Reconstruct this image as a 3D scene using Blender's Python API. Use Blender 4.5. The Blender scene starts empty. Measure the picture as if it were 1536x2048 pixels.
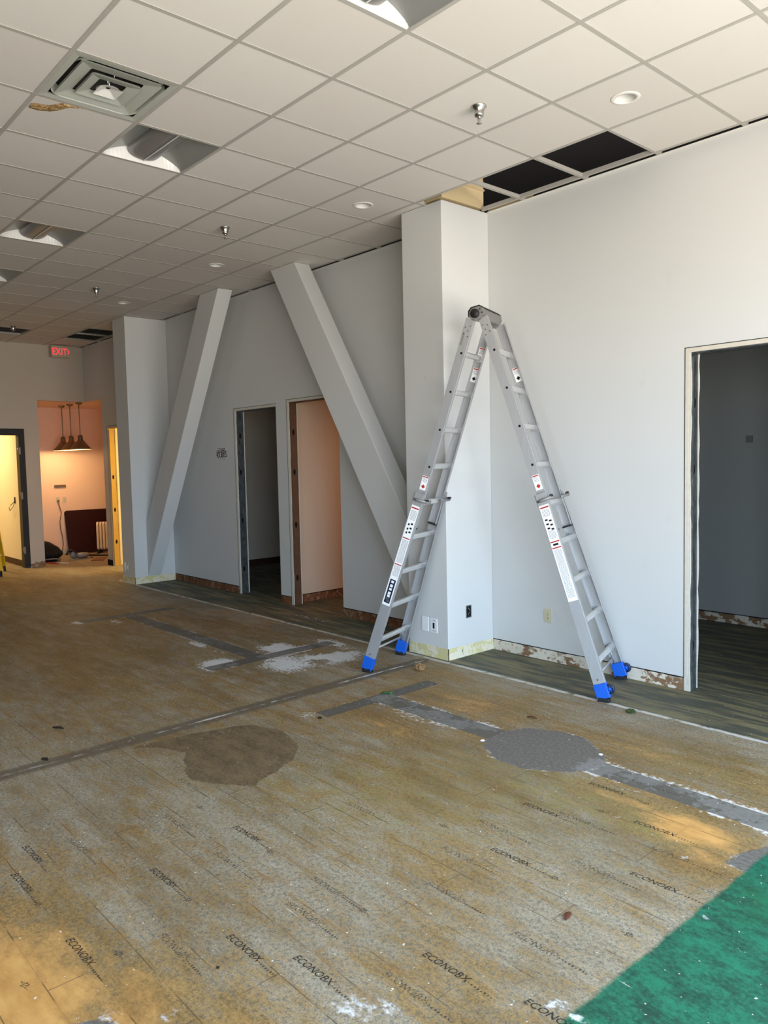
import bpy, bmesh, math, random
import numpy as np
from mathutils import Vector, Matrix
random.seed(7)
C = bpy.context.scene.collection
SC = bpy.context.scene

# ------------------------------------------------------------------ camera
T = 0.6096                      # ceiling grid module
H = 3.883                       # ceiling height
WY = 0.078                      # face of the long wall
cam_d = bpy.data.cameras.new('camera'); cam = bpy.data.objects.new('camera', cam_d); C.objects.link(cam)
R = ((0.66518769, 0.74635957, -0.02174221), (0.03543644, -0.06064155, -0.99753038), (-0.74583483, 0.66277446, -0.06678634))
cam.matrix_world = Matrix(((R[0][0], -R[1][0], -R[2][0], 2.27816), (R[0][1], -R[1][1], -R[2][1], -5.23083),
                           (R[0][2], -R[1][2], -R[2][2], 1.73345), (0, 0, 0, 1)))
cam_d.sensor_fit = 'VERTICAL'; cam_d.sensor_height = 36.0; cam_d.lens = 1534.436 / 2048 * 36.0
cam_d.clip_start = 0.05; cam_d.clip_end = 200
SC.camera = cam

# ------------------------------------------------------------------ sky, windows' portals, exposure
SC.view_settings.view_transform = 'Standard'; SC.view_settings.look = 'None'
SC.view_settings.gamma = 1.0; SC.view_settings.use_curve_mapping = False
SC.view_settings.exposure = 0.0
SC.cycles.use_denoising = True
SC.cycles.max_bounces = 10; SC.cycles.diffuse_bounces = 6; SC.cycles.sample_clamp_indirect = 6.0
world = bpy.data.worlds.new('world'); SC.world = world; world.use_nodes = True
wn = world.node_tree; wn.nodes.clear()
w_out = wn.nodes.new('ShaderNodeOutputWorld'); w_bg = wn.nodes.new('ShaderNodeBackground')
w_geo = wn.nodes.new('ShaderNodeTexCoord'); w_sep = wn.nodes.new('ShaderNodeSeparateXYZ')
w_map = wn.nodes.new('ShaderNodeMapRange'); w_rmp = wn.nodes.new('ShaderNodeValToRGB')
w_map.inputs[1].default_value = -0.25; w_map.inputs[2].default_value = 0.35
w_rmp.color_ramp.elements[0].color = (0.88, 0.81, 0.74, 1)        # sunlit pavement
w_rmp.color_ramp.elements[1].color = (0.62, 0.83, 1.08, 1)        # sky
w_rmp.color_ramp.elements[0].position = 0.25; w_rmp.color_ramp.elements[1].position = 0.55
wn.links.new(w_geo.outputs['Generated'], w_sep.inputs[0]); wn.links.new(w_sep.outputs[2], w_map.inputs[0])
wn.links.new(w_map.outputs[0], w_rmp.inputs[0]); wn.links.new(w_rmp.outputs[0], w_bg.inputs['Color'])
w_bg.inputs['Strength'].default_value = 14.5
wn.links.new(w_bg.outputs[0], w_out.inputs['Surface'])
XR, YF = 3.3, -9.0              # window wall (to the right of the camera), wall behind the camera
WINDOWS = [(-6.3, -3.6), (-3.4, -0.7)]            # y ranges of the shop windows in the window wall
WZ0, WZ1 = 0.12, 3.0
FILL_WINDOWS = [(2.1, 3.1)]                            # x ranges of unseen windows added to the front wall as fill light
def area(name, loc, rot, sx, sy, power=0.0, col=(1, 1, 1), portal=False):
    l = bpy.data.lights.new(name, 'AREA'); l.shape = 'RECTANGLE'; l.size = sx; l.size_y = sy
    l.energy = power; l.color = col; l.cycles.is_portal = portal
    o = bpy.data.objects.new(name, l); C.objects.link(o); o.location = loc; o.rotation_euler = rot; return o
for a, b in WINDOWS:
    area('window_portal', (XR + .05, (a + b) / 2, (WZ0 + WZ1) / 2), (0, math.pi / 2, 0), WZ1 - WZ0, b - a, portal=True)
for a, b in FILL_WINDOWS:
    area('window_portal', ((a + b) / 2, YF - .05, (WZ0 + WZ1) / 2), (math.pi / 2, 0, 0), b - a, WZ1 - WZ0, portal=True)
# ceiling lamps of the three lit rooms beyond the hall (the rooms' own fixtures, above their door heads)
area('lamp_left_room', (-13.2, -2.1, 2.82), (0, 0, 0), 1.1, .5, 75, (1.0, .74, .36))
area('lamp_yellow_room', (-9.6, 1.7, 2.66), (0, 0, 0), .9, .9, 85, (1.0, .72, .30))
area('lamp_middle_room', (-4.1, 2.3, 2.62), (0, 0, 0), .4, .4, 20, (1.0, .46, .17))

# ------------------------------------------------------------------ helpers
def s2l(c):
    c = c / 255.0
    return c / 12.92 if c <= .04045 else ((c + .055) / 1.055) ** 2.4
def rgb(r, g, b): return (s2l(r), s2l(g), s2l(b), 1.0)

class NT:
    """node-tree shorthand"""
    def __init__(s, name):
        s.m = bpy.data.materials.new(name); s.m.use_nodes = True; s.t = s.m.node_tree; s.t.nodes.clear()
        s.out = s.n('OutputMaterial'); s.b = s.n('BsdfPrincipled'); s.l(s.b.outputs[0], s.out.inputs[0])
    def n(s, k): return s.t.nodes.new('ShaderNode' + k)
    def l(s, a, b): s.t.links.new(a, b)
    def put(s, sock, v):
        if hasattr(v, 'node'): s.l(v, sock)
        elif isinstance(v, (tuple, list)): sock.default_value = v
        else: sock.default_value = v
    def math(s, op, a, b=0.0, c=0.0, clamp=False):
        n = s.n('Math'); n.operation = op; n.use_clamp = clamp
        s.put(n.inputs[0], a); s.put(n.inputs[1], b); s.put(n.inputs[2], c); return n.outputs[0]
    def mix(s, f, a, b):
        n = s.n('Mix'); n.data_type = 'RGBA'; s.put(n.inputs[0], f); s.put(n.inputs[6], a); s.put(n.inputs[7], b); return n.outputs[2]
    def mul(s, f, a, b):
        n = s.n('Mix'); n.data_type = 'RGBA'; n.blend_type = 'MULTIPLY'; s.put(n.inputs[0], f); s.put(n.inputs[6], a); s.put(n.inputs[7], b); return n.outputs[2]
    def attr(s, name):
        n = s.n('Attribute'); n.attribute_name = name; return n.outputs['Fac']
    def pos(s, sc=(1, 1, 1), loc=(0, 0, 0)):
        if not hasattr(s, 'tc'): s.tc = s.n('TexCoord').outputs['Object']
        m = s.n('Mapping'); m.inputs['Scale'].default_value = sc; m.inputs['Location'].default_value = loc
        s.l(s.tc, m.inputs[0]); return m.outputs[0]
    def noise(s, scale, detail=4, rough=.6, sc=(1, 1, 1), loc=(0, 0, 0), dist=0.0):
        n = s.n('TexNoise'); n.inputs['Scale'].default_value = scale; n.inputs['Detail'].default_value = detail
        n.inputs['Roughness'].default_value = rough; n.inputs['Distortion'].default_value = dist
        s.l(s.pos(sc, loc), n.inputs['Vector']); return n.outputs['Fac']
    def step(s, v, lo, hi):
        n = s.n('MapRange'); n.interpolation_type = 'SMOOTHSTEP'; s.put(n.inputs[0], v)
        n.inputs[1].default_value = lo; n.inputs[2].default_value = hi; return n.outputs[0]
    def set(s, col=None, rough=None, metal=None, spec=None, bump=None, bd=.002, bs=1.0):
        if col is not None: s.put(s.b.inputs['Base Color'], col)
        if rough is not None: s.put(s.b.inputs['Roughness'], rough)
        if metal is not None: s.put(s.b.inputs['Metallic'], metal)
        if spec is not None: s.put(s.b.inputs['Specular IOR Level'], spec)
        if bump is not None:
            n = s.n('Bump'); n.inputs['Distance'].default_value = bd; n.inputs['Strength'].default_value = bs
            s.l(bump, n.inputs['Height']); s.l(n.outputs[0], s.b.inputs['Normal'])
        return s.m

def plain(name, col, rough=.6, metal=0.0, spec=.4, var=.08, scale=30, bump=0.0):
    n = NT(name); f = n.noise(scale)
    c2 = tuple(x * (1 - var * 2) for x in col[:3]) + (1,)
    n.set(n.mix(f, c2, col), rough, metal, spec)
    if bump: n.set(bump=f, bd=bump)
    return n.m
def emit(name, col, st):
    n = NT(name); n.set((0, 0, 0, 1), .5); n.put(n.b.inputs['Emission Color'], col); n.b.inputs['Emission Strength'].default_value = st; return n.m

class MB:
    """collects boxes, prisms, tubes and lathes; build() links them as ONE mesh object"""
    def __init__(s): s.v = []; s.f = []; s.sm = []; s.mi = []; s.cur = 0
    def add(s, vs, fs, smooth=False, M=None):
        o = len(s.v)
        for p in vs:
            p = Vector(p); s.v.append(tuple(M @ p) if M else tuple(p))
        for f in fs: s.f.append(tuple(i + o for i in f)); s.sm.append(smooth); s.mi.append(s.cur)
        return s
    def box(s, a, b, M=None):
        x0, y0, z0 = (min(p, q) for p, q in zip(a, b)); x1, y1, z1 = (max(p, q) for p, q in zip(a, b))
        return s.add([(x0, y0, z0), (x1, y0, z0), (x1, y1, z0), (x0, y1, z0), (x0, y0, z1), (x1, y0, z1), (x1, y1, z1), (x0, y1, z1)],
              [(0, 3, 2, 1), (4, 5, 6, 7), (0, 1, 5, 4), (1, 2, 6, 5), (2, 3, 7, 6), (3, 0, 4, 7)], False, M)
    def prism(s, poly, h0, h1, M=None, smooth=False):
        """polygon in local xy, extruded in z"""
        n = len(poly); ar = sum(poly[i][0] * poly[(i + 1) % n][1] - poly[(i + 1) % n][0] * poly[i][1] for i in range(n))
        if ar < 0: poly = poly[::-1]
        vs = [(x, y, h0) for x, y in poly] + [(x, y, h1) for x, y in poly]
        s.add(vs, [tuple(range(n - 1, -1, -1)), tuple(range(n, 2 * n))], False, M)
        return s.add(vs, [(i, (i + 1) % n, n + (i + 1) % n, n + i) for i in range(n)], smooth, M)
    def lathe(s, prof, n=24, M=None, smooth=True, cap=False):
        vs = []
        for r, z in prof:
            for k in range(n): a = 2 * math.pi * k / n; vs.append((r * math.cos(a), r * math.sin(a), z))
        fs = []
        for i in range(len(prof) - 1):
            for k in range(n): fs.append((i * n + k, i * n + (k + 1) % n, (i + 1) * n + (k + 1) % n, (i + 1) * n + k))
        s.add(vs, fs, smooth, M)
        if cap: s.add(vs, [tuple(range(n - 1, -1, -1)), tuple((len(prof) - 1) * n + k for k in range(n))], False, M)
        return s
    def tube(s, pts, r, n=8, M=None):
        pts = [Vector(p) for p in pts]; vs = []; fs = []
        for i, p in enumerate(pts):
            d = (pts[min(i + 1, len(pts) - 1)] - pts[max(i - 1, 0)]).normalized()
            a = d.cross(Vector((0, 0, 1)) if abs(d.z) < .9 else Vector((1, 0, 0))).normalized(); b = d.cross(a)
            rr = r[i] if isinstance(r, (list, tuple)) else r
            for k in range(n): t = 2 * math.pi * k / n; vs.append(p + a * (rr * math.cos(t)) + b * (rr * math.sin(t)))
        for i in range(len(pts) - 1):
            for k in range(n): fs.append((i * n + k, (i + 1) * n + k, (i + 1) * n + (k + 1) % n, i * n + (k + 1) % n))
        fs.append(tuple(range(n))); fs.append(tuple((len(pts) - 1) * n + k for k in range(n - 1, -1, -1)))
        return s.add(vs, fs, True, M)
    def mesh(s, name, mats):
        me = bpy.data.meshes.new(name); me.from_pydata(s.v, [], s.f)
        me.polygons.foreach_set('use_smooth', s.sm); me.polygons.foreach_set('material_index', s.mi)
        for m in (mats if isinstance(mats, (list, tuple)) else [mats]): me.materials.append(m)
        me.update(); return me
    def build(s, name, mats, parent=None, bevel=0.0, loc=None, rot=None):
        o = bpy.data.objects.new(name, s.mesh(name, mats)); C.objects.link(o)
        if parent: o.parent = parent
        if loc is not None: o.location = loc
        if rot is not None: o.rotation_euler = rot
        if bevel:
            b = o.modifiers.new('bevel', 'BEVEL'); b.width = bevel; b.segments = 2; b.limit_method = 'ANGLE'
        return o
def tag(o, label=None, cat=None, group=None, kind=None):
    for k, v in (('label', label), ('category', cat), ('group', group), ('kind', kind)):
        if v: o[k] = v
    return o
def empty(name, loc=(0, 0, 0), rot=(0, 0, 0), parent=None):
    o = bpy.data.objects.new(name, None); o.empty_display_size = .1; C.objects.link(o); o.location = loc; o.rotation_euler = rot
    if parent: o.parent = parent
    return o
def copy_tree(o, parent=None):
    c = o.copy(); C.objects.link(c)
    if parent: c.parent = parent
    for ch in list(o.children): copy_tree(ch, c)
    return c
def part(name, mesh, parent, loc=(0, 0, 0), rot=(0, 0, 0)):
    o = bpy.data.objects.new(name, mesh); C.objects.link(o); o.parent = parent; o.location = loc; o.rotation_euler = rot; return o
def struct(o): o['kind'] = 'structure'; return o
def rrect(w, h, r, n=5):
    out = []
    for cx, cy, a0 in ((w / 2 - r, h / 2 - r, 0), (-w / 2 + r, h / 2 - r, 90), (-w / 2 + r, -h / 2 + r, 180), (w / 2 - r, -h / 2 + r, 270)):
        for k in range(n + 1):
            a = math.radians(a0 + 90 * k / n); out.append((cx + r * math.cos(a), cy + r * math.sin(a)))
    return out
def text_mesh(name, body, size, mat, align='CENTER', shear=0.0, offset=0.0, spacing=1.0, res=2):
    cu = bpy.data.curves.new(name, 'FONT'); cu.body = body; cu.size = size; cu.align_x = align; cu.align_y = 'CENTER'
    cu.shear = shear; cu.offset = offset; cu.space_character = spacing; cu.resolution_u = res; cu.fill_mode = 'FRONT'
    o = bpy.data.objects.new(name, cu); C.objects.link(o); bpy.context.view_layer.update()
    me = bpy.data.meshes.new_from_object(o.evaluated_get(bpy.context.evaluated_depsgraph_get()))
    bpy.data.objects.remove(o); bpy.data.curves.remove(cu); me.name = name
    me.materials.clear(); me.materials.append(mat); return me

# ------------------------------------------------------------------ materials
def paint_mat(name, col, var=.05):
    n = NT(name); big = n.noise(.9, 3, .5); fine = n.noise(160, 2, .5); sm = n.step(n.noise(5, 5, .65, (1, 1, .6)), .62, .78)
    c = n.mix(big, tuple(x * (1 - var) for x in col[:3]) + (1,), col)
    c = n.mix(n.math('MULTIPLY', sm, .06), c, rgb(150, 146, 140))
    return n.set(c, .55, 0, .35, fine, .0006, .5)
M_WALL = paint_mat('wall_paint', rgb(208, 209, 207))
M_WALL2 = paint_mat('far_wall_paint', rgb(190, 180, 166))
M_ROOM = paint_mat('room_paint', rgb(160, 163, 160))
M_ROOM2 = paint_mat('storeroom_paint', rgb(226, 214, 196))
M_ROOM3 = paint_mat('middle_room_paint', rgb(208, 190, 168))
M_PINK = paint_mat('alcove_paint', rgb(238, 206, 182))
M_CREAM = paint_mat('cream_paint', rgb(240, 228, 200))
M_TRIM = plain('white_metal', rgb(226, 224, 216), .45, 0, .5, .03, 40)
M_TEE = plain('grid_tee_paint', rgb(172, 169, 162), .5, 0, .4, .03, 20)
M_DARK = plain('plenum_dark', (.012, .011, .011, 1), .9, 0, .1, .2, 4)
M_BLACK = plain('black_gap', (.008, .008, .008, 1), .8, 0, .2)
M_DRY = plain('torn_drywall', rgb(216, 210, 196), .85, 0, .2, .12, 25, .002)
M_BEIGE = plain('bare_gypsum_board', rgb(206, 186, 146), .8, 0, .2, .08, 6, .001)
def galv_mat():
    n = NT('galvanized_steel'); v = n.n('TexVoronoi'); v.inputs['Scale'].default_value = 45; n.l(n.pos((1, 1, .5)), v.inputs['Vector'])
    st = n.step(n.noise(7, 5, .7, (2, 2, .8)), .62, .7)
    c = n.mix(v.outputs['Color'], rgb(84, 90, 92), rgb(122, 128, 130)); c = n.mix(n.math('MULTIPLY', st, .5), c, rgb(176, 172, 162))
    return n.set(c, .42, .75, .5)
M_GALV = galv_mat()
def alu_mat(name, col, rough):
    n = NT(name); a = n.noise(60, 3, .6, (1, 1, .05)); d = n.noise(9, 4, .7)
    c = n.mix(a, tuple(x * .82 for x in col[:3]) + (1,), col)
    r = n.math('ADD', rough, n.math('MULTIPLY', d, .16))
    return n.set(c, r, .68, .5, a, .0004, .4)
M_ALU = alu_mat('brushed_aluminium', rgb(186, 187, 188), .46)
M_ALU2 = alu_mat('bright_aluminium', rgb(228, 228, 226), .24)
M_HUB = plain('grey_cast_metal', rgb(142, 140, 136), .5, .35, .5, .1, 30)
M_KNOB = plain('black_plastic', (.012, .012, .013, 1), .5, 0, .4)
M_BLUE = plain('blue_plastic', rgb(18, 92, 200), .38, 0, .5, .06, 20)
M_DBLUE = plain('dark_blue_tyre', rgb(26, 38, 66), .5, 0, .4)
M_RUB = plain('black_rubber', (.015, .015, .017, 1), .7, 0, .3)
M_STICK = plain('white_sticker', rgb(236, 236, 234), .4, 0, .4, .02)
M_RED = plain('red_print', rgb(178, 46, 38), .5, 0, .3)
M_NAVY = plain('navy_print', rgb(22, 32, 58), .45, 0, .4)
M_INK = plain('grey_print', rgb(150, 150, 156), .6, 0, .2)
M_BINK = plain('black_print', rgb(20, 20, 22), .6, 0, .2)
M_CHROME = plain('satin_chrome', rgb(196, 194, 190), .22, 1.0, .5, .03)
M_NICKEL = plain('brushed_nickel', rgb(150, 138, 122), .35, .9, .5, .08, 60)
M_FIX = plain('fixture_enamel', rgb(216, 216, 212), .32, 0, .55, .02)
M_REFL = plain('troffer_reflector', rgb(150, 152, 150), .35, .3, .5, .02)
M_DIFF = plain('diffuser_enamel', rgb(176, 180, 171), .45, 0, .45, .05, 8)
def perf_mat():
    n = NT('perforated_metal'); v = n.n('TexVoronoi'); v.inputs['Scale'].default_value = 420; v.inputs['Randomness'].default_value = 0.0
    n.l(n.pos(), v.inputs['Vector']); h = n.step(v.outputs['Distance'], .22, .34)
    return n.set(n.mix(h, rgb(112, 112, 112), rgb(142, 141, 139)), .36, .4, .5)
M_PERF = perf_mat()
M_IVORY = plain('ivory_plastic', rgb(206, 198, 168), .4, 0, .45, .02)
M_WPLATE = plain('white_plastic', rgb(232, 232, 232), .35, 0, .45, .02)
M_BFRAME = plain('black_door_frame', rgb(20, 18, 18), .45, 0, .4, .2, 40)
M_BROWNB = plain('brown_vinyl_base', rgb(74, 50, 36), .6, 0, .3, .12, 12)
M_YEL = plain('yellow_fibreglass', rgb(206, 166, 24), .45, 0, .4, .06)
M_MAR = plain('maroon_tabletop', rgb(38, 7, 10), .55, 0, .2, .06, 20)
M_CORD = plain('grey_cord', rgb(116, 104, 92), .6, 0, .3)
M_FABRIC = plain('black_fabric', rgb(22, 21, 22), .9, 0, .2, .2, 60, .002)
M_PAPER = plain('brown_paper', rgb(150, 118, 82), .8, 0, .2, .2, 50)
M_LEAFG = plain('green_leaf', rgb(62, 128, 62), .6, 0, .3, .15, 60)
M_LEAFD = plain('dark_green_clump', rgb(70, 84, 44), .7, 0, .2, .2, 80)
M_LEAFB = plain('red_brown_leaf', rgb(112, 66, 50), .7, 0, .2, .2, 80)
def tile_mat():
    n = NT('ceiling_tile_fissured'); f = n.noise(220, 3, .65); p = n.step(n.noise(90, 2, .5), .68, .74)
    oi = n.n('ObjectInfo'); base = n.mix(oi.outputs['Random'], rgb(208, 203, 197), rgb(215, 211, 205))
    blot = n.step(n.noise(3.0, 4, .6), .55, .8)
    c = n.mix(n.math('MULTIPLY', blot, .12), base, rgb(190, 176, 150))
    c = n.mix(n.math('MULTIPLY', p, .18), c, rgb(140, 132, 120))
    return n.set(c, .92, 0, .12, f, .0012, .6)
M_TILE = tile_mat()
def stain_mat():
    n = NT('water_stain_crust'); f = n.noise(70, 5, .75)
    return n.set(n.mix(n.step(f, .4, .65), rgb(132, 98, 56), rgb(206, 178, 132)), .9, 0, .1, f, .004, 1)
M_STAIN = stain_mat()
def base_mat(name, paper, board, yellow, seed, top=.1):
    """bare wall base where the cove base was pulled off: torn paper, gypsum, old adhesive, dark gap at the paint line"""
    n = NT(name); n.pos(); sp = n.n('SeparateXYZ'); n.l(n.tc, sp.inputs[0]); z = sp.outputs[2]
    a = n.noise(7, 5, .62, (1, 1, 1.6), (seed, 0, 0)); b = n.noise(13, 5, .68, (1, 1, .9), (0, seed, 3)); d = n.noise(28, 4, .7, (1, 1, .35), (seed, 2, 0))
    c = n.mix(n.step(a, .50, .54), paper, board)
    c = n.mix(n.math('MULTIPLY', n.step(b, .52, .57), yellow[1]), c, yellow[0])
    c = n.mix(n.math('MULTIPLY', n.step(d, .62, .70), .8), c, rgb(34, 29, 26))
    gap = n.math('MULTIPLY', n.step(n.math('ADD', z, n.math('MULTIPLY', a, .012)), top - .004, top - .001), 1.0)
    c = n.mix(gap, c, (.012, .011, .01, 1))
    return n.set(c, .88, 0, .15, a, .004, .8)
M_BASE_R = base_mat('wall_base_right', rgb(212, 204, 188), rgb(132, 102, 76), (rgb(196, 186, 164), .5), 3.1)
M_BASE_L = base_mat('wall_base_left', rgb(120, 82, 56), rgb(104, 68, 46), (rgb(176, 156, 130), .35), 8.3)
M_BASE_P = base_mat('column_base', rgb(222, 214, 190), rgb(206, 196, 150), (rgb(206, 196, 118), .6), 5.7, .3)

# ------------------------------------------------------------------ floor
def axis(lo, hi, flo, fhi, fine, coarse):
    return np.concatenate([np.arange(lo, flo, coarse), np.arange(flo, fhi, fine), np.arange(fhi, hi + coarse, coarse)])
gx = axis(-15.6, 3.6, -7.2, 1.5, .03, .3); gy = axis(-9.2, 3.6, -4.8, .25, .03, .3)
gx[-1] = 3.6; gy[-1] = 3.6
X, Y = np.meshgrid(gx, gy, indexing='ij')
def sd_box(x0, x1, y0, y1):
    dx = np.maximum(x0 - X, X - x1); dy = np.maximum(y0 - Y, Y - y1)
    return np.minimum(np.maximum(dx, dy), 0) + np.hypot(np.maximum(dx, 0), np.maximum(dy, 0))
def sd_poly(P):
    d = np.full(X.shape, 1e9); inside = np.zeros(X.shape, bool); n = len(P)
    for i in range(n):
        (ax, ay), (bx, by) = P[i], P[(i + 1) % n]; ex, ey = bx - ax, by - ay
        t = np.clip(((X - ax) * ex + (Y - ay) * ey) / (ex * ex + ey * ey), 0, 1)
        d = np.minimum(d, np.hypot(X - ax - t * ex, Y - ay - t * ey))
        cr = ((ay > Y) != (by > Y)) & (X < (bx - ax) * (Y - ay) / (by - ay + 1e-12) + ax); inside ^= cr
    return np.where(inside, -d, d)
def blob(cx, cy, rx, ry, ang=0.0):
    c, s = math.cos(ang), math.sin(ang); u = (X - cx) * c + (Y - cy) * s; v = -(X - cx) * s + (Y - cy) * c
    return np.exp(-((u / rx) ** 2 + (v / ry) ** 2))
STR = [(-6.33, -3.56, -1.68, -1.51), (-6.44, -6.29, -2.15, -1.02), (-3.60, -3.44, -2.12, -.78), (-1.93, -.70, -1.69, -1.50),
       (-1.96, -1.82, -2.14, -1.05), (-.15, 4.2, -1.68, -1.51)]
strip = np.full(X.shape, 9.0)
for b in STR: strip = np.minimum(strip, sd_box(*b))
grey = sd_poly([(-.79, -1.72), (-.80, -1.51), (-.74, -1.36), (-.55, -1.27), (-.39, -1.25), (-.16, -1.40), (-.05, -1.52), (-.09, -1.68), (-.20, -1.81), (-.35, -1.90), (-.535, -1.905), (-.71, -1.82)])
grey = np.minimum(grey, sd_poly([(.86, -2.08), (.95, -2.11), (1.6, -1.85), (1.6, -1.70), (.94, -1.80), (.88, -1.95)]))
grey = np.minimum(grey, sd_poly([(-.10, -4.47), (-.06, -4.38), (.01, -4.36), (.03, -4.43), (-.03, -4.50)]))
brown = sd_poly([(-2.24, -3.34), (-2.2, -3.0), (-2.14, -2.74), (-2.07, -2.60), (-1.84, -2.51), (-1.54, -2.58), (-1.37, -2.74), (-1.27, -3.0), (-1.21, -3.1), (-1.37, -3.22), (-1.54, -3.32), (-1.75, -3.24), (-1.93, -3.14), (-2.1, -3.21)])
green = sd_poly([(.955, -1.86), (.95, -2.3), (.945, -2.9), (.935, -3.5), (.93, -9.2), (4.4, -9.2), (4.4, -1.86)])
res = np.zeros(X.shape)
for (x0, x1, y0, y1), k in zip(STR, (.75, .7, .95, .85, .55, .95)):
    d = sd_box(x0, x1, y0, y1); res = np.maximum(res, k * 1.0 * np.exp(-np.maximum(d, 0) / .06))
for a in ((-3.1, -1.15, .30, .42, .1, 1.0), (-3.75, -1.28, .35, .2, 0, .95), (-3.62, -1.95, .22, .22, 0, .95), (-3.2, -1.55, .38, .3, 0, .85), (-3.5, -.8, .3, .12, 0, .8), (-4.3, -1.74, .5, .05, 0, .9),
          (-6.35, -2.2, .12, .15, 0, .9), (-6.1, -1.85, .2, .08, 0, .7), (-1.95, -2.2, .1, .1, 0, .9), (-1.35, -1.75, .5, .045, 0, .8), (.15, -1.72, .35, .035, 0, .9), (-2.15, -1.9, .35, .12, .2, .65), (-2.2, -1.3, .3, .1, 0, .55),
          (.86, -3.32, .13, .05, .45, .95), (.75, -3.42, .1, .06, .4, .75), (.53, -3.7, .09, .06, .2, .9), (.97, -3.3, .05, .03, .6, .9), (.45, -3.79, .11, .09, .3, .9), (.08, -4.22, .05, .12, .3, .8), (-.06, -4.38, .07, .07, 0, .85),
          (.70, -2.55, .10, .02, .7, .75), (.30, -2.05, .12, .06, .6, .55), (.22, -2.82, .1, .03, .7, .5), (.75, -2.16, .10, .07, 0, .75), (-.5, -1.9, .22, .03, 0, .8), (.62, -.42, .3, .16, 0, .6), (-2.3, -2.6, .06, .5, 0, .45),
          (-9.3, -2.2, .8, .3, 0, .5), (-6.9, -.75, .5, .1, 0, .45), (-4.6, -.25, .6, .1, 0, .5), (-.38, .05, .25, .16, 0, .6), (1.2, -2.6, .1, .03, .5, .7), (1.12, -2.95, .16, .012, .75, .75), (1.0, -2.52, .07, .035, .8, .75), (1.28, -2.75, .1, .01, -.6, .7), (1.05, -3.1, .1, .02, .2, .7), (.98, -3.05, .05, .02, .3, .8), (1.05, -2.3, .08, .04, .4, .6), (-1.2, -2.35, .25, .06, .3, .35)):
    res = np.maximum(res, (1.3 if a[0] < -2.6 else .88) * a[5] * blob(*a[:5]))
warm = .55 * np.exp(-np.maximum(strip, 0) / .10) * (X > -2.2) + .3 * np.exp(-np.maximum(strip, 0) / .2) * (X <= -2.2)
for a in ((-.35, -4.6, .75, .42, 0, 1.0), (-.05, -4.32, .35, .28, 0, .75), (.25, -4.1, .3, .2, 0, .5), (-.9, -4.75, .6, .4, 0, .9), (.62, -1.92, .32, .2, 0, 1.0), (.78, -2.12, .2, .2, 0, .7), (-1.3, -1.25, .6, .35, 0, .65), (-1.4, -1.95, .7, .2, 0, .6), (-.1, -1.2, .7, .22, 0, .55), (-6, -1.6, 1.2, .6, 0, .45), (-9.5, -2.0, 2, 1, 0, .6), (-4.8, -2.6, 2.6, 1.1, 0, .38),
          (.3, -1.85, .4, .1, 0, .7), (.1, -2.95, .3, .25, .6, .35), (.3, -3.2, .3, .2, .5, .3), (.55, -3.5, .4, .2, 0, .3), (-4.5, -1.1, 1.2, .25, 0, .4), (-2.0, -.85, .5, .2, 0, .5), (1.1, -1.3, .8, .4, 0, .5), (-1.9, -2.35, .5, .12, 0, .35), (-.7, -2.4, .5, .3, .3, .3)):
    warm = np.maximum(warm, a[5] * blob(*a[:5]))
olive = np.clip(blob(-.6, -2.6, 1.1, .5, .5) * .8 + blob(-.3, -2.0, .8, .2) * .8 + blob(-1.6, -1.0, 1.0, .35) * .3 + blob(.2, -2.0, .35, .14) * 1.0 + blob(.5, -1.15, .8, .3) * .6, 0, 1)  # olive tint; the blobs beside the right strip paint a glow there
band = np.where(X < -11.2, 9.0, -.565 - Y + 0 * X) * 1.0                 # negative on the wall side of the white line
band = np.maximum(band, -(X + 9.2))
seam = np.abs(X + 2.40 + .05 * np.clip((-Y - 1.2) / -2.5, -1, 1)); seam = np.where((Y < -.65), seam, seam + (Y + .65))
nx, ny = X.shape
idx = np.arange(nx * ny).reshape(nx, ny)
quads = np.stack([idx[:-1, :-1], idx[1:, :-1], idx[1:, 1:], idx[:-1, 1:]], -1).reshape(-1, 4)
fme = bpy.data.meshes.new('floor')
fme.vertices.add(nx * ny); fme.vertices.foreach_set('co', np.stack([X, Y, 0 * X], -1).ravel())
fme.loops.add(quads.size); fme.loops.foreach_set('vertex_index', quads.ravel())
fme.polygons.add(len(quads)); fme.polygons.foreach_set('loop_start', np.arange(len(quads)) * 4)
try: fme.polygons.foreach_set('loop_total', np.full(len(quads), 4))
except Exception: pass
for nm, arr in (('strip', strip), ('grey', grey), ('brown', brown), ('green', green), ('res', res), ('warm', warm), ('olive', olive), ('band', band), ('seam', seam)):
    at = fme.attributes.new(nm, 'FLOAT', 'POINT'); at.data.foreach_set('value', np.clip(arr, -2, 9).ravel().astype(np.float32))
fme.update(calc_edges=True); fme.validate()

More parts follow.
